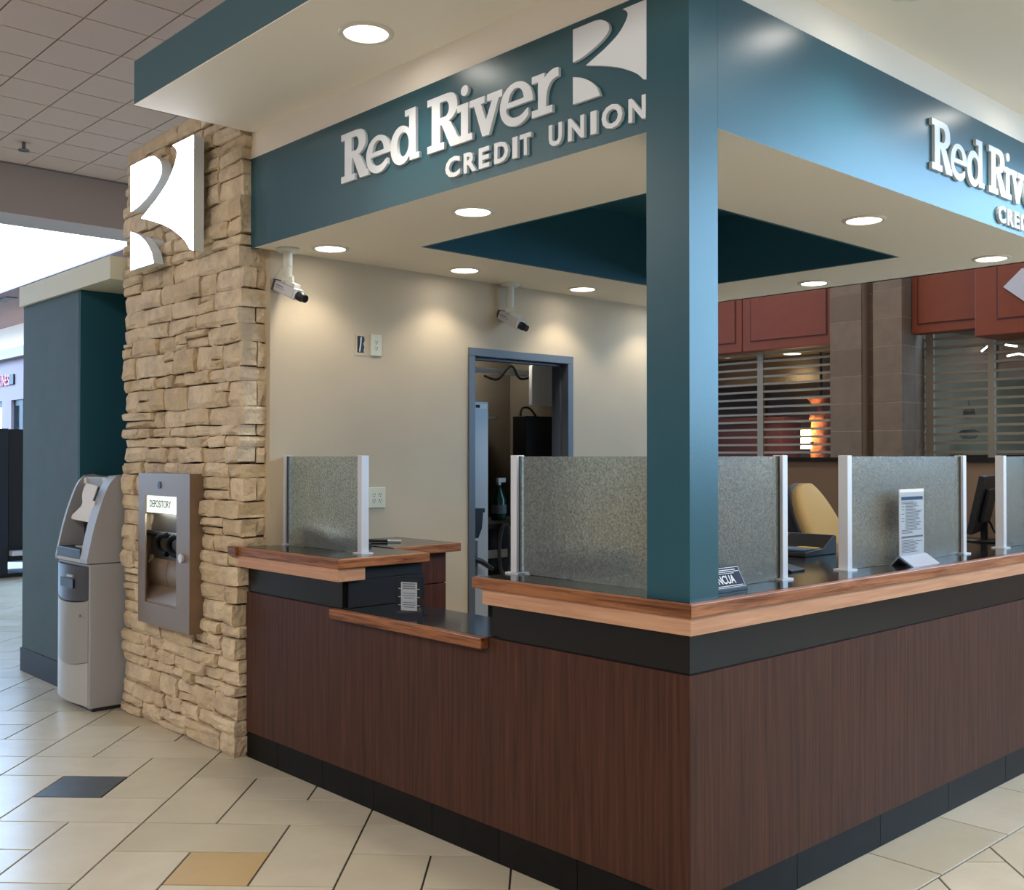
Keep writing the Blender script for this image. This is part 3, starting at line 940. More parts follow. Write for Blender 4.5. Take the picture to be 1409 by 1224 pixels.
# ------------------------------------------------------------------ counter
PZ0, PZ1 = 0.14, 0.845
cnt_ = thing('teller_counter', 'long dark walnut panelled teller counter with black granite bands', 'counter', (-1.4, 0.2, 0))
xyz = lambda u, v, d: (u, v, d)
obj('front_panel', MB().prism([[(-2.80, 0), (0, 0), (-.03, .03), (-2.80, .03)]], xyz, PZ0, PZ1), M['panel'], cnt_)
obj('side_panel', MB().prism([[(0, 0), (0, 3.32), (-.03, 3.32), (-.03, .03)]], xyz, PZ0, PZ1), M['panel'], cnt_)
obj('granite_band', box(-2.79, -1.94, 0.004, 0.03, PZ1 + .006, 0.9745), M['granite_band'], cnt_)
obj('granite_band', MB().prism([[(-.93, .004), (-.004, .004), (-.03, .03), (-.93, .03)]], xyz, PZ1 + .006, .9745), M['granite_band'], cnt_)
obj('granite_band', MB().prism([[(-.004, .004), (-.004, 3.32), (-.03, 3.32), (-.03, .03)]], xyz, PZ1 + .006, .9745), M['granite_band'], cnt_)
for bx_ in ((-.95, -.0301, .012, .03), (-2.79, -1.93, .012, .03), (-.03, -.012, .012, 3.32)):
    obj('reveal_strip', box(*bx_, PZ1, PZ1 + .006), M['black_soft'], cnt_)
obj('granite_return', box(-1.945, -1.93, 0.03, 0.46, 0.85, .974), M['black_soft'], cnt_)
obj('granite_return', box(-0.945, -0.93, 0.03, 0.40, 0.85, .974), M['black_soft'], cnt_)
obj('carcass', MB().box(-2.745, -1.95, 0.05, 0.44, 0.02, 0.974).box(-1.95, -0.94, 0.05, 0.32, 0.02, 0.80).box(-0.94, -0.05, 0.05, 0.38, 0.02, 0.974).box(-0.40, -0.05, 0.38, 3.30, 0.02, 0.974), M['cab_wood'], cnt_)
# black base tiles
x = -2.83
k = 0
while x < -0.025:
    x1 = min(x + (0.30 if k == 0 else 0.405), -0.02)
    obj('base_tile', box(x + .0015, x1 - .0015, 0.02, 0.035, 0, PZ0), M['base_tile'], cnt_)
    x = x1; k += 1
y = 0.02
for L in (0.62, 0.595, 0.595, 0.595, 0.595, 0.295):
    obj('base_tile', box(-0.036, -0.022, y + .0015, y + L - .0015, 0, PZ0), M['base_tile'], cnt_)
    y += L
obj('base_backing', MB().box(-2.82, -0.04, 0.036, 0.05, 0, PZ0).box(-0.05, -0.038, 0.036, 3.32, 0, PZ0), M['black_soft'], cnt_)

TZ = 1.075
wt = thing('main_worktop', 'L-shaped black granite worktop with oak edge at the counter corner', 'worktop', (-0.4, 1.5, 1.0))
obj('granite_slab', MB().prism([[(-0.985, -0.015), (0.005, -0.015), (0.005, 3.325), (-0.85, 3.325), (-0.85, .40), (-0.985, .40)]], lambda u, v, d: (u, v, d), TZ - .04, TZ), M['granite'], wt)
obj('oak_edge', MB().prism([[(-1.0, -.04), (.035, -.04), (.005, -.0151), (-1.0, -.0151)]], lambda u, v, d: (u, v, d), TZ - .042, TZ), M['oak_x'], wt, bevel=0.004)
obj('oak_edge', MB().prism([[(.035, -.04), (.035, 3.325), (.0051, 3.325), (.0051, -.0151)]], lambda u, v, d: (u, v, d), TZ - .042, TZ), M['oak_y'], wt, bevel=0.004)
obj('trim_strip', MB().prism([[(-.955, -.025), (.022, -.025), (-.0, -.0), (-.955, 0)]], lambda u, v, d: (u, v, d), .975, TZ - .042), M['trim_x'], wt)
obj('trim_strip', MB().prism([[(.022, -.025), (.022, 3.325), (-.0, 3.325), (0, 0)]], lambda u, v, d: (u, v, d), .975, TZ - .042), M['trim_y'], wt)
obj('worktop_bed', MB().box(-.95, -.0, 0, .38, .977, TZ - .042).box(-.85, -.0, .38, 3.32, .977, TZ - .042), M['black_soft'], wt)

wl2 = thing('left_worktop', 'short black granite worktop with oak edge beside the stone pillar', 'worktop', (-2.3, 0.2, 1.0))
obj('granite_slab', box(-2.785, -1.925, -0.02, 0.46, TZ - .04, TZ), M['granite'], wl2)
obj('oak_edge', MB().prism([[(-2.79, -.055), (-1.885, -.055), (-1.925, -.0201), (-2.79, -.0201)]], lambda u, v, d: (u, v, d), TZ - .042, TZ), M['oak_x'], wl2, bevel=0.004)
obj('oak_edge', MB().prism([[(-1.885, -.055), (-1.885, .46), (-1.9249, .46), (-1.9249, -.0201)]], lambda u, v, d: (u, v, d), TZ - .042, TZ), M['oak_y'], wl2, bevel=0.004)
obj('oak_edge', box(-2.872, -2.79, -.070, -.03, TZ - .042, TZ), M['oak_x'], wl2)
obj('worktop_bed', box(-2.745, -1.931, 0.0, .45, .976, TZ - .041), M['black_soft'], wl2)
obj('trim_strip', box(-2.83, -1.90, -.045, 0.0, .975, TZ - .042), M['trim_x'], wl2)
obj('trim_strip', box(-1.93, -1.901, 0.0, 0.10, .975, TZ - .042), M['trim_y'], wl2)

lw = thing('low_worktop', 'lowered black granite shelf with oak edge between the two worktops', 'worktop', (-1.45, 0.15, .8))
obj('granite_slab', MB().box(-1.928, -.947, .0305, .335, .802, .848).box(-1.928, -.947, -.0004, .0305, .8455, .848), M['granite'], lw)
obj('oak_edge', box(-1.982, -.948, -.04, -.0005, .806, .848), M['oak_x'], lw, bevel=0.004)

# drawer cabinet by the tan wall
dc = thing('drawer_cabinet', 'walnut drawer cabinet with oak-edged top against the tan wall', 'cabinet', (-2.5, 0.6, 0))
obj('body', box(-2.745, -2.25, 0.47, 0.845, 0.0, 1.035), M['cab_wood'], dc)
for (z0, z1) in ((.03, .36), (.365, .70), (.705, .87), (.875, 1.03)):
    obj('drawer', box(-2.25, -2.232, .475, .84, z0, z1), M['cab_wood'], dc, bevel=0.002)
obj('top', box(-2.748, -2.205, .465, .885, 1.036, 1.078), M['granite'], dc)
obj('top_edge', MB().box(-2.205, -2.18, .465, .90, 1.036, 1.079).box(-2.748, -2.205, .885, .90, 1.036, 1.079), M['oak_y'], dc, bevel=0.003)
ky = thing('marker_pen', 'black and silver marker pen lying on the drawer cabinet', 'pen', (-2.5, .60, 1.079))
obj('barrel', MB().tube([(-2.56, .56, 1.087), (-2.47, .64, 1.087)], .008, 10), M['black'], ky)
obj('cap', MB().tube([(-2.47, .64, 1.086), (-2.42, .69, 1.086)], .006, 10), M['alu'], ky)


# ------------------------------------------------------------------ frosted glass screens
def screen(label, axis, fixed, a, b, z0, z1=1.535, posts=(True, True)):
    w = 0.034
    base = (a, fixed, z0) if axis == 'x' else (fixed, a, z0)
    t = thing('glass_screen', label, 'screen', base, 0, 'frosted glass screens on the counter')

    def bx(p0, p1, q0, q1, r0, r1):
        return box(p0, p1, q0, q1, r0, r1) if axis == 'x' else box(q0, q1, p0, p1, r0, r1)
    obj('glass_pane', bx(a + (w if posts[0] else 0), b - (w if posts[1] else 0), fixed - .004, fixed + .004, z0 + .0015, z1 - .004), M['frosted'], t)
    for on, p, s in ((posts[0], a, 1), (posts[1], b, -1)):
        if on:
            q = p if s > 0 else p - w
            o = obj('post', bx(q, q + w, fixed - .021, fixed + .021, z0 + .006, z1), M['alu'], t, bevel=0.002)
            gx = q + w + .0004 if s > 0 else q - .0004
            obj('gasket', bx(gx - .0003, gx + .0015, fixed - .009, fixed + .009, z0 + .008, z1 - .003) if s > 0 else bx(gx - .0015, gx + .0003, fixed - .009, fixed + .009, z0 + .008, z1 - .003), M['atm_dark'], o)
            obj('foot', bx(q - .02, q + w + .02, fixed - .032, fixed + .032, z0, z0 + .006), M['alu'], o)
    return t


screen('frosted glass screen on the left worktop beside the stone pillar', 'x', .20, -2.77, -2.045, TZ)
screen('frosted glass screen left of the teal post, a dark blur behind it', 'x', .16, -.975, -.19, TZ, posts=(True, False))
screen('frosted glass screen right behind the teal post above the small sign block', 'y', -.15, .175, .755, TZ, posts=(False, True))
screen('frosted glass screen in the middle of the right counter behind the paper stand', 'y', -.15, 1.185, 2.265, TZ)
screen('frosted glass screen at the right frame edge beyond the monitor', 'y', -.15, 2.685, 3.32, TZ)

# ------------------------------------------------------------------ small things on the counter
# acrylic sign holder on the low shelf
h1 = thing('sign_holder', 'small clear acrylic stand with a printed card on the low shelf', 'sign holder', (-1.57, .10, .848), math.radians(27))
obj('holder', MB().box(-.062, .062, -.010, -.007, 0, .165).box(-.062, .062, .005, .008, 0, .165).box(-.062, .062, -.03, .05, 0, .004), M['clear'], h1, local=True)
cd = obj('card', box(-.056, .056, -.006, .0, .012, .158), M['ink_black'], h1, local=True, label='black card with a white notice')
cp = obj('notice', box(-.038, .038, -.0068, -.006, .024, .145), M['paper'], cd, local=True)
pl = MB()
for k in range(11):
    if k in (3, 7):
        continue
    z = .135 - k * .0098
    w = .03 - (.006 if k in (6, 10) else 0)
    pl.box(-w, w, -.0073, -.0068, z, z + (.005 if k < 3 else .003))
obj('print', pl, M['ink'], cd, local=True)
pl = MB()
for k in range(3):
    pl.box(-.05, .05, -.0064, -.006, .045 + k * .035, .048 + k * .035)
obj('card_stripe', pl, M['paper'], cd, local=True)

# tall stand
h2 = thing('paper_stand', 'tall clear stand with a white printed rate sheet before the middle glass screen', 'sign holder', (-.085, 1.63, TZ))
ct = lambda z: -.085 - (z - TZ) * .0
obj('sheet', box(-.088, -.084, 1.525, 1.742, TZ + .03, TZ + .318), M['paper'], h2)
pl = MB().box(-.084, -.0832, 1.54, 1.73, TZ + .272, TZ + .286)
obj('blue_heading', pl, M['ink_blue'], h2)
obj('grey_heading', MB().box(-.084, -.0832, 1.54, 1.73, TZ + .112, TZ + .120), M['ink'], h2)
pl = MB()
rr = random.Random(3)
z = TZ + .262
while z > TZ + .05:
    if not (TZ + .104 < z < TZ + .126):
        a = 1.575 if TZ + .15 < z < TZ + .25 else 1.542
        pl.box(-.084, -.0834, a, a + (.15 if a > 1.56 else .185) * rr.uniform(.45, 1), z, z + .0028)
        if a > 1.56 and rr.random() < .3:
            pl.box(-.084, -.0834, 1.542, 1.565, z, z + .0028)
    z -= .0062
obj('print', pl, M['ink'], h2)
obj('holder', MB().box(-.0815, -.080, 1.52, 1.755, TZ + .03, TZ + .305).box(-.092, -.0905, 1.52, 1.755, TZ + .03, TZ + .305)
    , M['clear'], h2)
obj('stand_base', MB().prism([[(-.126, TZ), (-.118, TZ), (-.086, TZ + .034), (-.03, TZ), (-.02, TZ), (-.084, TZ + .042), (-.088, TZ + .042)]], lambda u, v, d: (u, 1.52 + d, v), 0, .235), M['acrylic_base'], h2, label='clear folded acrylic foot')

# small wedge sign by the post
nc = thing('desk_sign', 'navy wedge sign reading NCUA on the counter beside the teal post', 'sign', (-.09, .29, TZ))
obj('wedge', MB().prism([[(-.14, TZ), (-.065, TZ), (-.065, TZ + .010), (-.105, TZ + .082), (-.113, TZ + .082)]], lambda u, v, d: (u, .19 + d, v), 0, .215), M['black'], nc, bevel=0.001)
sl_ = (-.105 + .065) / .072
nface = lambda u, v, d: (-.065 + sl_ * v * .072 / .072 + d * .87 * 1.0, u, TZ + .010 + v + d * .49)
obj('face', MB().prism([[(.196, .003), (.399, .003), (.399, .069), (.196, .069)]], nface, -.001, .0008), M['navy'], nc)
b_ = MB()
for (a, b, c, d) in ((.199, .396, .004, .0055), (.199, .396, .0655, .067), (.199, .2005, .004, .067), (.3945, .396, .004, .067), (.21, .375, .058, .0605), (.21, .39, .0525, .0545), (.21, .36, .0475, .0490), (.21, .385, .0085, .0105)):
    b_.prism([[(a, c), (b, c), (b, d), (a, d)]], nface, .0008, .0012)
t_ = text_fit('NCUA', nface, .255, .352, .016, .043, .0008, .0014, 0.02)
obj('lettering', b_.add(t_.v, t_.f), M['white_print'], nc)

# desk phone and tray
ph = thing('desk_phone', 'black desk phone with blue and yellow keys behind the right counter gap', 'phone', (-.62, 1.66, TZ))
obj('body', MB().prism([[(0, 0), (.26, 0), (.26, .085), (.235, .09), (.15, .03), (0, .02)]], lambda u, v, d: (-.78 + d * .9, 1.55 + u * 1.05, TZ + v), 0, .26), M['black'], ph, bevel=0.004)
obj('key_strip', box(-.74, -.56, 1.57, 1.66, TZ + .024, TZ + .031), M['ink_blue'], ph, label='blue key strip')
obj('yellow_key', box(-.66, -.56, 1.662, 1.70, TZ + .028, TZ + .036), mat('yellow_key', (190, 160, 70), .5), ph, label='yellow key')
st = thing('card_reader', 'black wedge card reader lying on the counter beside the screen post', 'card reader', (-.28, .98, TZ))
obj('body', MB().prism([[(0, 0), (.2, 0), (.2, .008), (.0, .055)]], lambda u, v, d: (-.40 + u * .75, .90 + d + u * .35, TZ + v), 0, .10), M['black'], st, bevel=0.003)
obj('slot', box(-.38, -.34, .93, .98, TZ + .045, TZ + .060), M['black_soft'], st)

# dark machine behind the left-of-post screen
mc = thing('receipt_printer', 'dark receipt printer blurred behind the screen left of the post', 'printer', (-1.08, .75, 0.9))
obj('body', box(-1.26, -.93, .64, .86, .80, 1.09), M['black'], mc, bevel=0.01)
obj('lid', box(-1.25, -.94, .65, .85, 1.09, 1.125), M['atm_dark'], mc, bevel=0.008)
ds = thing('teller_desk', 'dark teller desk behind the counter screens', 'desk', (-1.1, .75, 0))
obj('top', box(-1.4, -.88, .5, 1.2, .76, .80), M['black_soft'], ds)
obj('side_panel', box(-1.4, -1.36, .5, 1.2, 0, .76), M['cab_wood'], ds)
obj('side_panel', box(-.92, -.88, .5, 1.2, 0, .76), M['cab_wood'], ds)
# wedge seen through the left screen
wd = thing('document_tray', 'black document tray with white papers blurred behind the left screen', 'tray', (-2.66, .36, TZ))
obj('tray', MB().prism([[(-2.765, TZ), (-2.35, TZ), (-2.35, TZ + .015), (-2.765, TZ + .075)]], lambda u, v, d: (u, .30 + d, v), 0, .15), M['black'], wd)
obj('papers', MB().prism([[(-2.74, TZ + .074), (-2.52, TZ + .042), (-2.52, TZ + .062), (-2.74, TZ + .094)]], lambda u, v, d: (u, .31 + d, v), 0, .13), M['paper'], wd)
# white roll behind the middle screen
rl = obj('paper_roll', MB().tube([(-.32, 1.87, TZ + .06), (-.32, 1.97, TZ + .06)], .058, 24), M['paper'])
tag(rl, 'white paper roll blurred behind the middle screen', 'paper roll')

# ------------------------------------------------------------------ monitor
mo = thing('monitor', 'black flat monitor seen from behind near the right glass screen', 'monitor', (-.38, 2.92, TZ), math.radians(105))
MO = Matrix.Rotation(math.radians(12), 4, 'X')
obj('screen', MB().box(-.23, .23, -.014, .016, .06, .365).xf(MO), M['black'], mo, local=True, bevel=0.005)
obj('back_bulge', MB().box(-.12, .17, -.036, -.014, .12, .30).xf(MO), M['black'], mo, local=True, bevel=0.008)
obj('stand', MB().box(.09, .15, -.05, -.02, .0, .20), M['black'], mo, local=True, bevel=0.004)
obj('base', MB().lathe((.12, -.03, 0), [(0, .012), (.085, .012), (.095, .0), (0, 0)], 24), M['black'], mo, local=True)
obj('cable', MB().tube(spline3([Vector(p) for p in ((.15, -.045, .12), (.18, -.06, .09), (.17, -.08, .05), (.22, -.10, .03), (.26, -.12, .012), (.27, -.16, .008))]), .006, 8), M['black'], mo, local=True)

# ------------------------------------------------------------------ chair
ch = thing('office_chair', 'tan upholstered high office chair behind the right counter gap', 'chair', (-1.0, 2.60, 0), math.radians(97))


def backrest(inner):
    n, mrows = 14, 18
    vs = []
    th = .0 if inner else -.028
    for j in range(mrows + 1):
        v = 1 - (1 - j / mrows) ** 1.9
        z = .93 + .45 * v
        wv = .225 * (1 - (max(0, v - .25) / .75) ** 2.6) ** .5 if v < 1 else .02
        wv = max(wv, .012) * (0.80 + .2 * min(1, v / .35))
        for i in range(n + 1):
            u = -1 + 2 * i / n
            vs.append((u * wv, th + .05 * u * u * (wv / .225) + .06 * (v - .2) ** 2 + .2 * v - .04, z))
    return vs, n, mrows


A_, n_, r_ = backrest(True)
def shell(off_out, off_in):
    vs = [(p[0], p[1] + off_in, p[2]) for p in A_] + [(p[0] * 1.0, p[1] + off_out, p[2]) for p in A_]
    b = len(A_)
    w = n_ + 1
    fs = []
    for j in range(r_):
        for i in range(n_):
            a = j * w + i
            fs.append((a, a + 1, a + w + 1, a + w))
            fs.append((b + a, b + a + w, b + a + w + 1, b + a + 1))
    rim = [i for i in range(w)] + [j * w + n_ for j in range(1, r_ + 1)] + [r_ * w + i for i in range(n_ - 1, -1, -1)] + [j * w for j in range(r_ - 1, 0, -1)]
    for k in range(len(rim)):
        a, c = rim[k], rim[(k + 1) % len(rim)]
        fs.append((a, b + a, b + c, c))
    return MB().add(vs, fs, True)


bk = obj('backrest', shell(.0, -.05), M['tan_fabric'], ch, local=True)
obj('back_shell', shell(.03, .001), M['navy_fabric'], ch, local=True, label='dark rear shell of the backrest')
obj('back_bar', MB().tube([(0, .03, 1.05), (0, .06, .85), (0, .0, .72), (0, -.15, .68)], .02, 10), M['black'], ch, local=True)
obj('seat', MB().box(-.24, .24, -.46, 0.0, .70, .78), M['tan_fabric'], ch, local=True, bevel=0.03)
obj('gas_lift', MB().tube([(0, -.22, .10), (0, -.22, .70)], .028, 12), M['black'], ch, local=True)
for k in range(5):
    a = 2 * math.pi * k / 5
    o = obj('leg', MB().tube([(0, -.22, .11), (.28 * math.cos(a), -.22 + .28 * math.sin(a), .075)], [.025, .018], 8), M['black'], ch, local=True)
    obj('caster', MB().tube([(.28 * math.cos(a) - .02, -.22 + .28 * math.sin(a), .03), (.28 * math.cos(a) + .02, -.22 + .28 * math.sin(a), .03)], .03, 12), M['black'], o, local=True)

# back desk with oak edge and a dark box on it
bd = thing('back_desk', 'dark back desk with pale oak edge against the brown partition', 'desk', (-1.6, 3.2, 0))
obj('top', box(-2.4, -.95, 3.07, 3.325, 1.015, 1.055), M['black_soft'], bd)
obj('top_edge', box(-2.4, -.95, 3.05, 3.07, 1.015, 1.056), M['trim_x'], bd)
obj('carcass', box(-2.38, -.97, 3.09, 3.325, 0, 1.015), M['black_soft'], bd)
bb = obj('desk_case', MB().prism([[(-1.78, 1.056), (-1.46, 1.056), (-1.5, 1.2), (-1.56, 1.225), (-1.78, 1.225)]], on_y(3.30), 0, .18), M['navy_fabric'], bevel=0.006)
tag(bb, 'dark navy equipment case on the back desk behind the tan chair', 'case')


# ------------------------------------------------------------------ recessed downlights
def downlight(loc, label, r=.075, power=9.0, deg=118, color=(1.0, .89, .74)):
    t = thing('recessed_downlight', label, 'ceiling light', loc, 0, 'round recessed ceiling lights')
    x, y, z = loc
    obj('trim_ring', MB().lathe((x, y, z), [(r * 1.28, 0), (r * 1.25, -.006), (r * 1.02, -.008), (r, -.003), (r, .0)], 36), M['trim_white'], t)
    obj('lamp_disc', MB().disc((x, y, z - .0035), r, 36), M['lamp'], t)
    d = bpy.data.lights.new('lamp_light', 'SPOT')
    d.energy = power; d.color = color; d.spot_size = math.radians(deg); d.spot_blend = 0.55; d.shadow_soft_size = r * .8
    o = bpy.data.objects.new('lamp_light', d)
    COL.objects.link(o); o.parent = t; o.location = (0, 0, -.015)
    return t


for (x, y, lab) in ((-2.5, .30, 'lit recessed downlight in the soffit right beside the left security camera'),
                    (-1.40, .31, 'lit recessed downlight in the soffit under the word Credit'),
                    (-.305, .305, 'recessed downlight half hidden behind the teal post'),
                    (-2.51, 1.20, 'lit recessed downlight between the two security cameras along the tan wall'),
                    (-2.515, 2.18, 'lit recessed downlight just right of the rear security camera'),
                    (-2.5, 3.03, 'recessed downlight over the far end of the tan wall behind the post'),
                    (-.335, 1.70, 'lit recessed downlight in the soffit nearest the right fascia, left of its twin'),
                    (-.33, 3.04, 'lit recessed downlight at the far right soffit corner'),
                    (-1.40, 3.05, 'lit recessed downlight on the back edge of the soffit, first right of the post')):
    downlight((x, y, SZ), lab)
downlight((-1.34, -.29, 3.18), 'lit recessed downlight in the canopy above the left fascia', .085, 12)
downlight((.30, .90, 3.18), 'recessed downlight in the canopy above the right fascia at the top frame edge', .085, 12)
downlight((.30, 2.35, 3.18), 'recessed downlight in the canopy over the right wall sign', .085, 12)


# ------------------------------------------------------------------ security cameras
def cctv(loc, label, heading, pitch, drop, power=1):
    x, y, z = loc
    t = thing('security_camera', label, 'camera', loc, 0, 'ceiling mounted security cameras')
    obj('base_plate', MB().lathe((x, y, z), [(0, 0), (.058, 0), (.058, -.012), (.045, -.022), (0, -.022)], 28), M['cam_white'], t)
    obj('stem', MB().tube([(x, y, z - .02), (x, y, z - drop)], [.024, .021], 16), M['cam_white'], t)
    obj('clamp', MB().tube([(x, y, z - .085), (x, y, z - .092)], .026, 16), M['cam_white'], t)
    obj('knuckle', MB().tube([(x - .02, y - .02, z - drop - .005), (x + .02, y + .02, z - drop - .005)], .022, 16), M['cam_white'], t)
    R = Matrix.Translation((x, y, z - drop - .055)) @ Matrix.Rotation(heading, 4, 'Z') @ Matrix.Rotation(pitch, 4, 'Y')
    obj('bracket', MB().box(-.01, .06, -.02, .02, .02, .045).xf(R), M['cam_white'], t)
    bd_ = obj('body', MB().box(-.075, .075, -.03, .03, -.028, .026).xf(R), M['cam_body'], t, bevel=0.004)
    obj('rear_plate', MB().box(-.088, -.075, -.031, .031, -.03, .028).xf(R), M['atm_dark'], t)
    obj('front_ring', MB().box(.075, .088, -.028, .028, -.028, .024).xf(R), M['alu'], t)
    obj('lens', MB().tube([(.088, 0, -.004), (.115, 0, -.004), (.118, 0, -.004), (.14, 0, -.004)], [.024, .024, .019, .02], 18).xf(R), M['black'], t)
    obj('maker_mark', MB().box(-.06, -.005, -.0312, -.0305, .004, .010).box(-.06, .01, -.0312, -.0305, -.006, -.003).xf(R), M['ink'], bd_)
    p0 = R @ Vector((-.088, 0, 0)); p1 = R @ Vector((-.13, 0, .01))
    obj('plug', MB().tube([p0, p1], .007, 8), M['black'], t)
    pts = [p1, p1 + Vector((-.03, -.01, .04)), Vector((x - .09, y - .04, z - drop + .01)), Vector((x - .04, y - .02, z - drop * .62)), Vector((x - .026, y - .01, z - drop * .4)), Vector((x - .024, y, z - .02))]
    obj('cable', MB().tube(spline3(pts), .0045, 8), M['cam_white'], t)
    return t


cctv((-2.66, .15, SZ), 'white security camera on the soffit beside the stone pillar', math.radians(12), math.radians(23), .155)
cctv((-2.68, 1.71, SZ), 'white security camera on the soffit above the doorway', math.radians(12), math.radians(26), .165)


# ------------------------------------------------------------------ wall plates
def outlet(name, label, y0, y1, z0, z1, cols, rws):
    t = thing(name, label, 'outlet', (WX, (y0 + y1) / 2, z0))
    obj('plate', box(WX, WX + .008, y0, y1, z0, z1), M['ivory'], t, bevel=0.002)
    for c in range(cols):
        for r in range(rws):
            cy = y0 + (y1 - y0) * (.5 if cols == 1 else (.32 + .36 * c)); cz = z0 + (z1 - z0) * (.36 + .28 * r)
            s = obj('socket', MB().tube([(WX + .008, cy, cz), (WX + .0095, cy, cz)], .014, 16), M['ivory'], t)
            obj('socket_slots', MB().box(WX + .0095, WX + .0102, cy - .007, cy - .0045, cz - .002, cz + .008).box(WX + .0095, WX + .0102, cy + .0045, cy + .007, cz - .002, cz + .008)
                .tube([(WX + .0095, cy, cz - .008), (WX + .0102, cy, cz - .008)], .003, 8), M['black'], s)
    return t


outlet('wall_outlet', 'ivory double outlet plate high on the tan wall', .722, .794, 2.088, 2.206, 1, 2)
outlet('wall_outlet', 'ivory four socket outlet plate low on the tan wall beside the left screen', .708, .822, 1.246, 1.36, 2, 2)
wh = thing('open_wall_box', 'open uncovered wall box with dark cut-out left of the double outlet', 'wall box', (WX, .65, 2.09))
obj('plaster_rim', MB().prism([[(.622, 2.085), (.692, 2.085), (.692, 2.203), (.622, 2.203)], [(.634, 2.10), (.68, 2.10), (.676, 2.115), (.682, 2.13), (.676, 2.15), (.684, 2.17), (.68, 2.19), (.634, 2.192)]], on_x(WX), 0, .003), M['tan'], wh)
obj('dark_box', box(WX + .0002, WX + .0008, .63, .686, 2.095, 2.196), M['black'], wh)
obj('wire', MB().tube([(WX + .002, .65, 2.105), (WX + .006, .655, 2.15), (WX + .002, .66, 2.185)], .004, 8), M['alu'], wh)

# ------------------------------------------------------------------ back room things
lk = thing('tall_locker', 'tall pale grey metal locker just inside the doorway', 'locker', (-3.25, 1.6, 0))
obj('body', box(-3.55, -3.0005, 1.20, 1.815, 0.02, 1.88), M['locker'], lk, bevel=0.004)
obj('plinth', box(-3.53, -3.02, 1.22, 1.80, 0, 0.02), M['black_soft'], lk)
obj('name_plate', box(-3.0, -2.997, 1.70, 1.80, 1.835, 1.865), M['white_box'], lk)
obj('badge', box(-2.997, -2.996, 1.705, 1.74, 1.84, 1.86), M['ink_black'], lk)
dp = thing('soap_dispenser', 'black soap dispenser with lever on the locker front', 'dispenser', (-2.98, 1.66, .8))
obj('housing', MB().prism([[(1.60, .78), (1.69, .78), (1.69, 1.0), (1.60, 1.0)]], on_x(-3.0), 0, .04), M['blue_grey'], dp)
obj('cap', MB().prism([[(1.60, 1.09), (1.63, 1.02), (1.67, 1.02), (1.70, 1.08), (1.71, 1.18), (1.60, 1.18)]], on_x(-3.0), 0, .07), M['black'], dp)
obj('cap_ridge', box(-2.999, -2.925, 1.60, 1.72, 1.18, 1.205), M['black'], dp)
obj('lever', MB().tube([(-2.95, 1.62, .90), (-2.93, 1.70, .87), (-2.92, 1.78, .82)], [.018, .018, .014], 10), M['black'], dp)
wbx = thing('wall_cabinet', 'white metal box hanging high in the back room', 'cabinet', (-4.3, 3.48, 1.95))
obj('body', box(-4.24, -4.2, 3.36, 3.75, 1.955, 2.285), M['white_box'], wbx, bevel=0.004)
obj('hanger', MB().box(-4.24, -4.21, 3.39, 3.43, 2.285, 2.33).box(-4.24, -4.21, 3.43, 3.62, 2.285, 2.31), M['alu'], wbx)
obj('hook_rod', MB().tube([(-4.225, 3.41, 2.33), (-4.225, 3.41, 2.6)], .008, 8), M['alu'], wbx)
rk = thing('equipment_rack', 'black equipment rack in the back room under the white box', 'rack', (-4.5, 3.7, 0))
obj('body', box(-4.36, -4.2, 3.29, 3.8, 0.0, 1.865), M['black_soft'], rk, bevel=0.005)
obj('cable', MB().tube(spline3([Vector((-4.3, 3.32, 1.865)), Vector((-4.3, 3.34, 1.93)), Vector((-4.3, 3.42, 1.935)), Vector((-4.3, 3.5, 1.87))]), .009, 8), M['black'], rk)
shf = obj('wall_shelf', box(-5.0, -4.7, 2.2, 3.42, 1.85, 1.885), M['white_box'])
tag(shf, 'white shelf board on the back room wall', 'shelf')
cr = thing('cable_tray', 'pale cable tray with a black looping cable under the back room ceiling', 'cable tray', (-4.6, 3.2, 2.25))
obj('tray', box(-4.66, -4.54, 2.6, 3.84, 2.235, 2.275), M['locker'], cr)
obj('cable', MB().tube(spline3([Vector((-4.5, 3.1, 2.2)), Vector((-4.5, 3.25, 2.18)), Vector((-4.5, 3.4, 2.3)), Vector((-4.5, 3.5, 2.2)), Vector((-4.5, 3.62, 2.22)), Vector((-4.5, 3.66, 2.3))]), .011, 8), M['black'], cr)
obj('hanger_rod', MB().tube([(-4.6, 2.95, 2.275), (-4.6, 2.95, 2.6)], .01, 8), M['locker'], cr)
obj('hanger_rod', MB().tube([(-4.6, 3.8, 2.275), (-4.6, 3.8, 2.6)], .01, 8), M['locker'], cr)
ut = thing('utility_light', 'bright ceiling lamp in the back room seen at the door head', 'lamp', (-4.8, 3.05, 2.45))
obj('lamp_tube', MB().tube([(-4.85, 2.9, 2.42), (-4.85, 3.25, 2.42)], .03, 12), M['cove'], ut)
obj('lamp_body', box(-4.9, -4.8, 2.85, 3.3, 2.45, 2.6), M['white_box'], ut)
d = bpy.data.lights.new('lamp_light', 'POINT'); d.energy = 10; d.color = (1, .93, .82); d.shadow_soft_size = .1
o = bpy.data.objects.new('lamp_light', d); COL.objects.link(o); o.parent = ut; o.location = (.12, 0, -.08)
tb = obj('storage_table', MB().box(-4.3, -3.7, 2.35, 3.2, 0.0, 1.0).box(-4.32, -3.68, 2.33, 3.22, 1.0, 1.04), M['black_soft'])
tag(tb, 'dark storage counter in the back room behind the doorway', 'cabinet')
bo = thing('spray_bottle', 'green spray bottle with white nozzle on the dark back room counter', 'bottle', (-4.0, 2.81, 1.04))
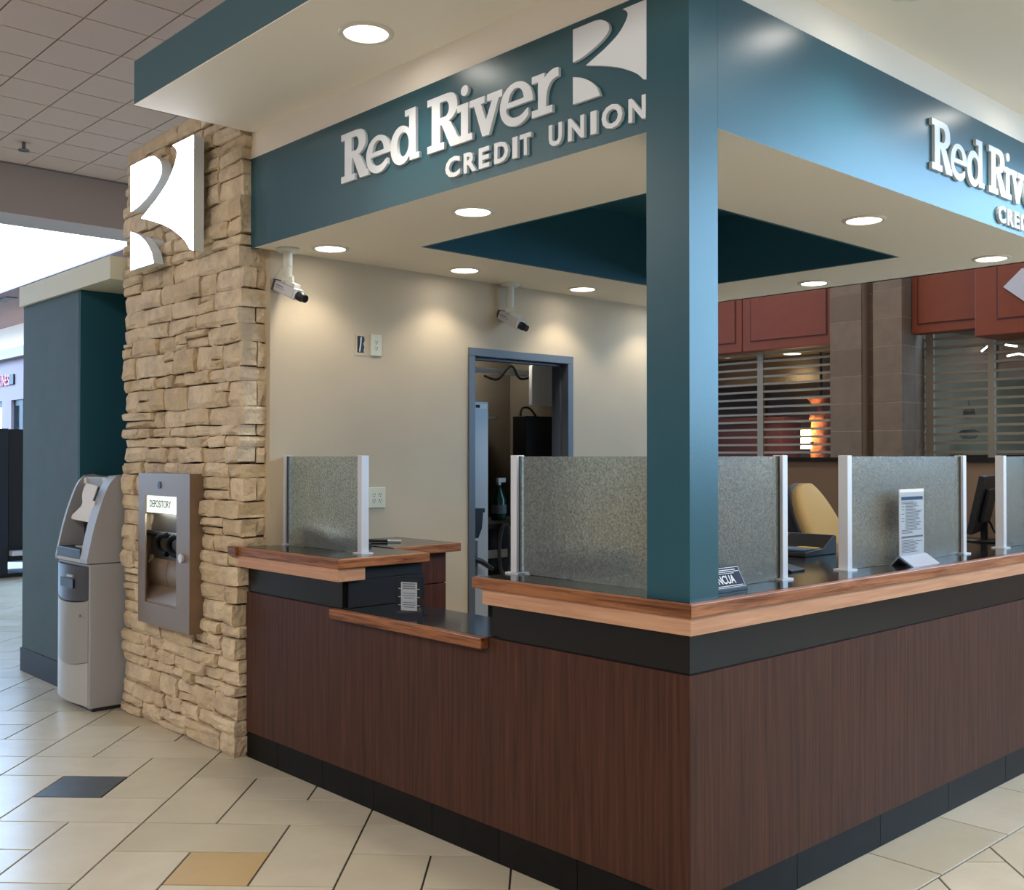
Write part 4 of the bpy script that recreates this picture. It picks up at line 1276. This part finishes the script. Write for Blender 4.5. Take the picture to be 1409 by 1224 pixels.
obj('bottle', MB().lathe((-4.0, 2.81, 1.04), [(0, 0), (.055, 0), (.058, .02), (.058, .16), (.02, .24), (.018, .27), (0, .27)], 20), M['green_bottle'], bo)
obj('nozzle', MB().box(-4.015, -3.985, 2.79, 2.87, 1.33, 1.365).box(-4.012, -3.988, 2.797, 2.823, 1.305, 1.335), M['paper'], bo, bevel=0.004)
obj('label', MB().lathe((-4.0, 2.81, 1.04), [(.0585, .05), (.0585, .12)], 20), M['ink'], bo)
cc = thing('cable_coil', 'grey coiled cable hanging on the dark back room counter', 'cable', (-3.66, 2.55, .8))
for k, dx in enumerate((0, .012, .024)):
    obj('loop', MB().tube([(-3.665 + dx, 2.56 + .06 * math.cos(math.radians(a)), .84 + .2 * math.sin(math.radians(a))) for a in range(0, 361, 20)], .006, 6), M['ink'], cc)
obj('tape', box(-3.68, -3.672, 2.40, 2.60, .79, .85), M['white_box'], cc)

# ------------------------------------------------------------------ shops opposite
SYW = 8.5
# pilasters
pl_core = struct('wall_back', MB().box(-4.177, -3.803, 8.003, 8.6, 0, 5.6).box(-3.83, -3.63, 8.173, 8.6, 0, 5.6).box(-3.657, -3.333, 8.003, 8.6, 0, 5.6), M['pil_grout'])
th_ = .305
for k in range(0, 12):
    z0 = -.02 + th_ * k
    z0c, z1c = max(0, z0 + .005), z0 + th_ - .005
    obj('stone_tile', box(-4.18, -3.80, 8.0, 8.03, z0c, z1c), M['pilaster'], pl_core)
    obj('stone_tile', box(-3.80, -3.66, 8.17, 8.2, z0c, z1c), M['pilaster'], pl_core)
    obj('stone_tile', box(-3.66, -3.332, 8.0, 8.03, z0c, z1c), M['pilaster'], pl_core)
    obj('stone_tile', box(-3.355, -3.33, 8.033, 8.29, z0c, z1c), M['pilaster'], pl_core)
    obj('stone_tile', box(-3.355, -3.33, 8.293, 8.6, z0c, z1c), M['pilaster'], pl_core)


def panel(label, x0, x1, y, z0, z1, inner, depth=.17):
    t = thing('fascia_panel', label, 'panel', ((x0 + x1) / 2, y, z0))
    obj('board', box(x0, x1, y, y + depth, z0, z1), M['terracotta'], t, bevel=0.01)
    for (a, b, c, d) in inner:
        g = .018
        obj('raised_field', box(a, b, y - .012, y, c, d), M['terracotta'], t, bevel=0.004)
        obj('groove', MB().box(a - g, b + g, y - .002, y + .001, c - g, c).box(a - g, b + g, y - .002, y + .001, d, d + g).box(a - g, a, y - .002, y + .001, c, d).box(b, b + g, y - .002, y + .001, c, d), M['terra_line'], t)
    return t


panel('terracotta fascia panel over the left rolling grille, right of the panel seam', -5.56, -4.30, 8.3, 2.83, 5.1, [(-5.43, -4.40, 2.955, 3.75)])
panel('terracotta fascia panel over the left rolling grille, next to the teal post', -7.2, -5.57, 8.3, 2.83, 5.1, [(-7.0, -5.67, 2.955, 3.75)])
panel('dark terracotta fascia panel between the brown pilaster and diamond sign panel', -3.32, -2.54, 8.2, 2.85, 5.1, [(-3.24, -2.6, 2.955, 3.75)])
panel('bright terracotta sign panel with a silver gem at the right frame edge', -2.535, 0.6, 7.95, 2.74, 5.1, [(-2.3, .3, 2.90, 4.2)], .5)
gm = obj('gem_emblem', MB().prism([[(-2.235, 3.20), (-1.6, 2.62 + .06), (-.96, 3.20), (-1.14, 3.36), (-2.06, 3.36)]], on_y(7.938), 0, .03), M['gem'])
tag(gm, 'silver gem shaped emblem on the bright terracotta sign panel', 'emblem')
struct('wall_back', box(-12, -7.22, 8.0, 8.6, 0, 5.6), M['store_red'])
struct('wall_back', box(.62, 1.3, 7.5, 8.6, 0, 5.6), M['store_red'])


def grille(label, x0, x1, zt, plates, x_glass):
    t = thing('rolling_grille', label, 'grille', ((x0 + x1) / 2, SYW, 0))
    sm = mesh_of('slat', box(x0 - (x0 + x1) / 2, x1 - (x0 + x1) / 2, -.012, .012, 0, .026), M['slat'])
    z = .06
    while z < zt:
        o = bpy.data.objects.new('slat', sm); COL.objects.link(o); o.parent = t; o.location = (0, 0, z)
        z += .0943
    for (a, b) in plates:
        obj('vertical_plate', box(a, b, SYW - .018, SYW + .018, 0, zt + .05), M['slat'], t)
    obj('glazing', box(x0, x1, SYW + .03, SYW + .036, 0.0, zt + .05), M['pane'], t)
    return t


grille('aluminium rolling shutter grille left of the brown tiled pilaster', -7.2, -4.18, 2.80, [(-5.47, -5.385), (-6.9, -6.815)], 0)
grille('aluminium rolling shutter grille right of the brown tiled pilaster', -3.32, .6, 2.82, [(-3.30, -3.215), (-2.63, -2.56), (-1.5, -1.43)], 0)
# shop interiors
struct('wall_back', box(-9.5, .6, 12.0, 12.1, 0, 3.2), M['store_wall'])
struct('wall_left', box(-9.6, -9.5, 8.6, 12.1, 0, 3.2), M['store_wall'])
struct('ceiling', box(-9.5, .6, 8.6, 12.1, 3.02, 3.1), M['store_ceil'])
struct('trim_4', box(-9.5, .6, 10.9, 11.0, 2.62, 3.02), M['store_wall'])
struct('wall_right', box(-4.3, -3.6, 8.6, 12.0, 0, 3.02), M['store_wall'])
rb = obj('red_counter', MB().box(-8.6, -6.6, 10.8, 11.3, 0, 2.05).box(-8.65, -6.55, 10.75, 11.3, 2.05, 2.12), M['store_red'])
tag(rb, 'red brown display unit behind the left rolling grille', 'display')
clm = thing('shop_column', 'rough amber stone column behind the left rolling grille', 'column', (-5.85, 10.7, 0))
obj('shaft', MB().lathe((-5.85, 10.7, 0), [(.18, 0), (.19, .5), (.17, 1.0), (.19, 1.6), (.18, 2.03), (.21, 2.06), (.2, 2.12), (.0, 2.14)], 16), M['amber_stone'], clm)
scn = thing('wall_sconce', 'glowing cream sconce lamp on the amber column', 'lamp', (-6.02, 10.5, 1.64))
obj('shade', MB().lathe((-6.02, 10.5, 1.64), [(.075, 0), (.07, .29)], 18), M['sconce'], scn)
obj('bracket', box(-6.0, -5.92, 10.48, 10.62, 1.7, 1.74), M['black'], scn)
d = bpy.data.lights.new('lamp_light', 'POINT'); d.energy = 9; d.color = (1, .72, .4); d.shadow_soft_size = .08
o = bpy.data.objects.new('lamp_light', d); COL.objects.link(o); o.parent = scn; o.location = (0.0, -.18, .2)
hb = thing('column_cap', 'amber lit stone cap high behind the left rolling grille', 'ornament', (-5.9, 10.9, 2.3))  # cap shape added to stand in for a patch of orange glow
obj('cap', MB().lathe((-5.93, 10.75, 2.26), [(.0, 0), (.12, .0), (.16, .07), (.2, .11), (.0, .13)], 16), M['amber_stone'], hb)
obj('hanger', MB().tube([(-5.93, 10.75, 2.38), (-5.93, 10.75, 3.02)], .02, 8), M['black'], hb)
obj('neck', MB().tube([(-5.93, 10.75, 2.1), (-5.93, 10.75, 2.27)], .05, 10), M['amber_stone'], hb)
for (x, y, lab, w) in ((-7.3, 10.3, 'small lit ceiling lamp behind the left grille beside the teal post', .14), (-6.35, 9.8, 'dim round shop ceiling lamp behind the left grille centre', .17), (-6.3, 10.6, 'far shop ceiling lamp behind the left grille', .12)):
    t = thing('shop_downlight', lab, 'ceiling light', (x, y, 3.02))
    obj('lamp_disc', MB().disc((x, y, 3.012), w, 24), M['strip'], t)
    obj('rim', MB().lathe((x, y, 3.02), [(w * 1.2, 0), (w * 1.15, -.01), (w, -.008)], 24), M['trim_white'], t)
    d = bpy.data.lights.new('lamp_light', 'SPOT'); d.energy = 22; d.color = (1, .84, .62); d.spot_size = math.radians(140); d.spot_blend = .6; d.shadow_soft_size = .1
    o = bpy.data.objects.new('lamp_light', d); COL.objects.link(o); o.parent = t; o.location = (0, 0, -.03)


def zig(label, pts):
    t = obj('neon_strip', MB().tube([Vector(p) for p in pts], .012, 6), M['strip'])  # glowing tube imitates a lamp reflection in the shop glass
    tag(t, label, 'light')


zig('white V-shaped light strip behind the right grille, leftmost', [(-3.93, 10.5, 2.88), (-3.80, 10.5, 2.82), (-3.64, 10.5, 2.89)])
zig('white bent light strip behind the right grille, second from left', [(-3.55, 10.5, 2.84), (-3.47, 10.5, 2.90), (-3.42, 10.5, 2.84)])
zig('short white light strip behind the right grille, near the sign panel', [(-3.26, 10.5, 2.90), (-3.12, 10.5, 2.87)])
zig('white crossed light strip behind the right grille, lowest', [(-3.24, 10.5, 2.76), (-3.10, 10.5, 2.78), (-2.98, 10.5, 2.74), (-2.99, 10.5, 2.81)])
lv = obj('wall_lettering', text_fit('LOVE', on_y(11.98), -4.40 + .2, -3.72, 2.08, 2.18, 0, .01), M['ink'])
tag(lv, 'grey letters LOVE on the wall behind the right grille', 'lettering')
dcs = thing('display_case', 'dark jewellery display case behind the right rolling grille', 'display', (-3.0, 10.0, 0))
obj('body', box(-3.55, .2, 9.6, 10.2, 0, 1.55), M['store_red'], dcs)
obj('glass_top', box(-3.55, .2, 9.6, 10.2, 1.55, 1.72), M['pane'], dcs)
orn = thing('ornament', 'round white ornament decal behind the right grille', 'decoration', (-3.0, 8.62, 1.65))
obj('ball', MB().tube([(-2.86, 8.56, 2.0), (-2.86, 8.565, 2.0)], .07, 24), M['ink'], orn)
obj('hook', MB().tube([(-2.86, 8.56, 2.07), (-2.86, 8.56, 2.13)], .008, 8), M['ink'], orn)
obj('base', MB().prism([[(-3.0, 1.78), (-2.93, 1.72), (-2.8, 1.72), (-2.73, 1.78), (-2.80, 1.82), (-2.93, 1.82)]], on_y(8.565), 0, .005), M['ink'], orn)

# ------------------------------------------------------------------ far left
sg = thing('far_shop_sign', 'red shop letters ending RINES far away at the left frame edge', 'sign', (-21.6, 4.6, 3.05))
XS = [('R', -22.07, -21.94), ('I', -21.91, -21.87), ('N', -21.84, -21.70), ('E', -21.67, -21.56), ('S', -21.53, -21.40)]
for ch, x0, x1 in XS:
    obj('letter', text_fit(ch, on_y(4.6), x0, x1, 3.04, 3.27, 0, .03, .02), M['red_sign'], sg)
obj('end_block', box(-21.37, -21.1, 4.56, 4.6, 3.05, 3.26), M['black_soft'], sg)
nb = thing('dark_kiosk', 'dark navy kiosk panels far behind the teal booth', 'kiosk', (-12.4, 1.5, 0))
obj('panel', box(-13.2, -12.0, 1.15, 1.68, 0.03, 1.885), M['navy_fabric'], nb)
obj('panel', box(-13.0, -12.05, 1.70, 2.3, 0.2, 1.88), M['black_soft'], nb)
obj('foot', box(-12.6, -12.05, 1.2, 2.25, 0.0, .05), M['black_soft'], nb)
obj('shelf', box(-12.1, -11.9, 1.70, 2.1, .28, .34), M['alu'], nb)
vt = obj('ceiling_vent', box(-19.6, -18.9, 3.75, 3.95, 4.535, 4.55), M['black_soft'])
tag(vt, 'dark slot air vent in the far pink ceiling', 'vent')
sp = thing('sprinkler', 'small sprinkler head hanging from the tiled mall ceiling', 'sprinkler', (-10.6, 1.4, CZ))
obj('stem', MB().tube([(-10.6, 1.4, CZ), (-10.6, 1.4, CZ - .09)], .02, 10), M['steel_dark'], sp)
obj('deflector', MB().lathe((-10.6, 1.4, CZ - .09), [(0, 0), (.06, 0), (.06, -.012), (0, -.012)], 16), M['steel_dark'], sp)
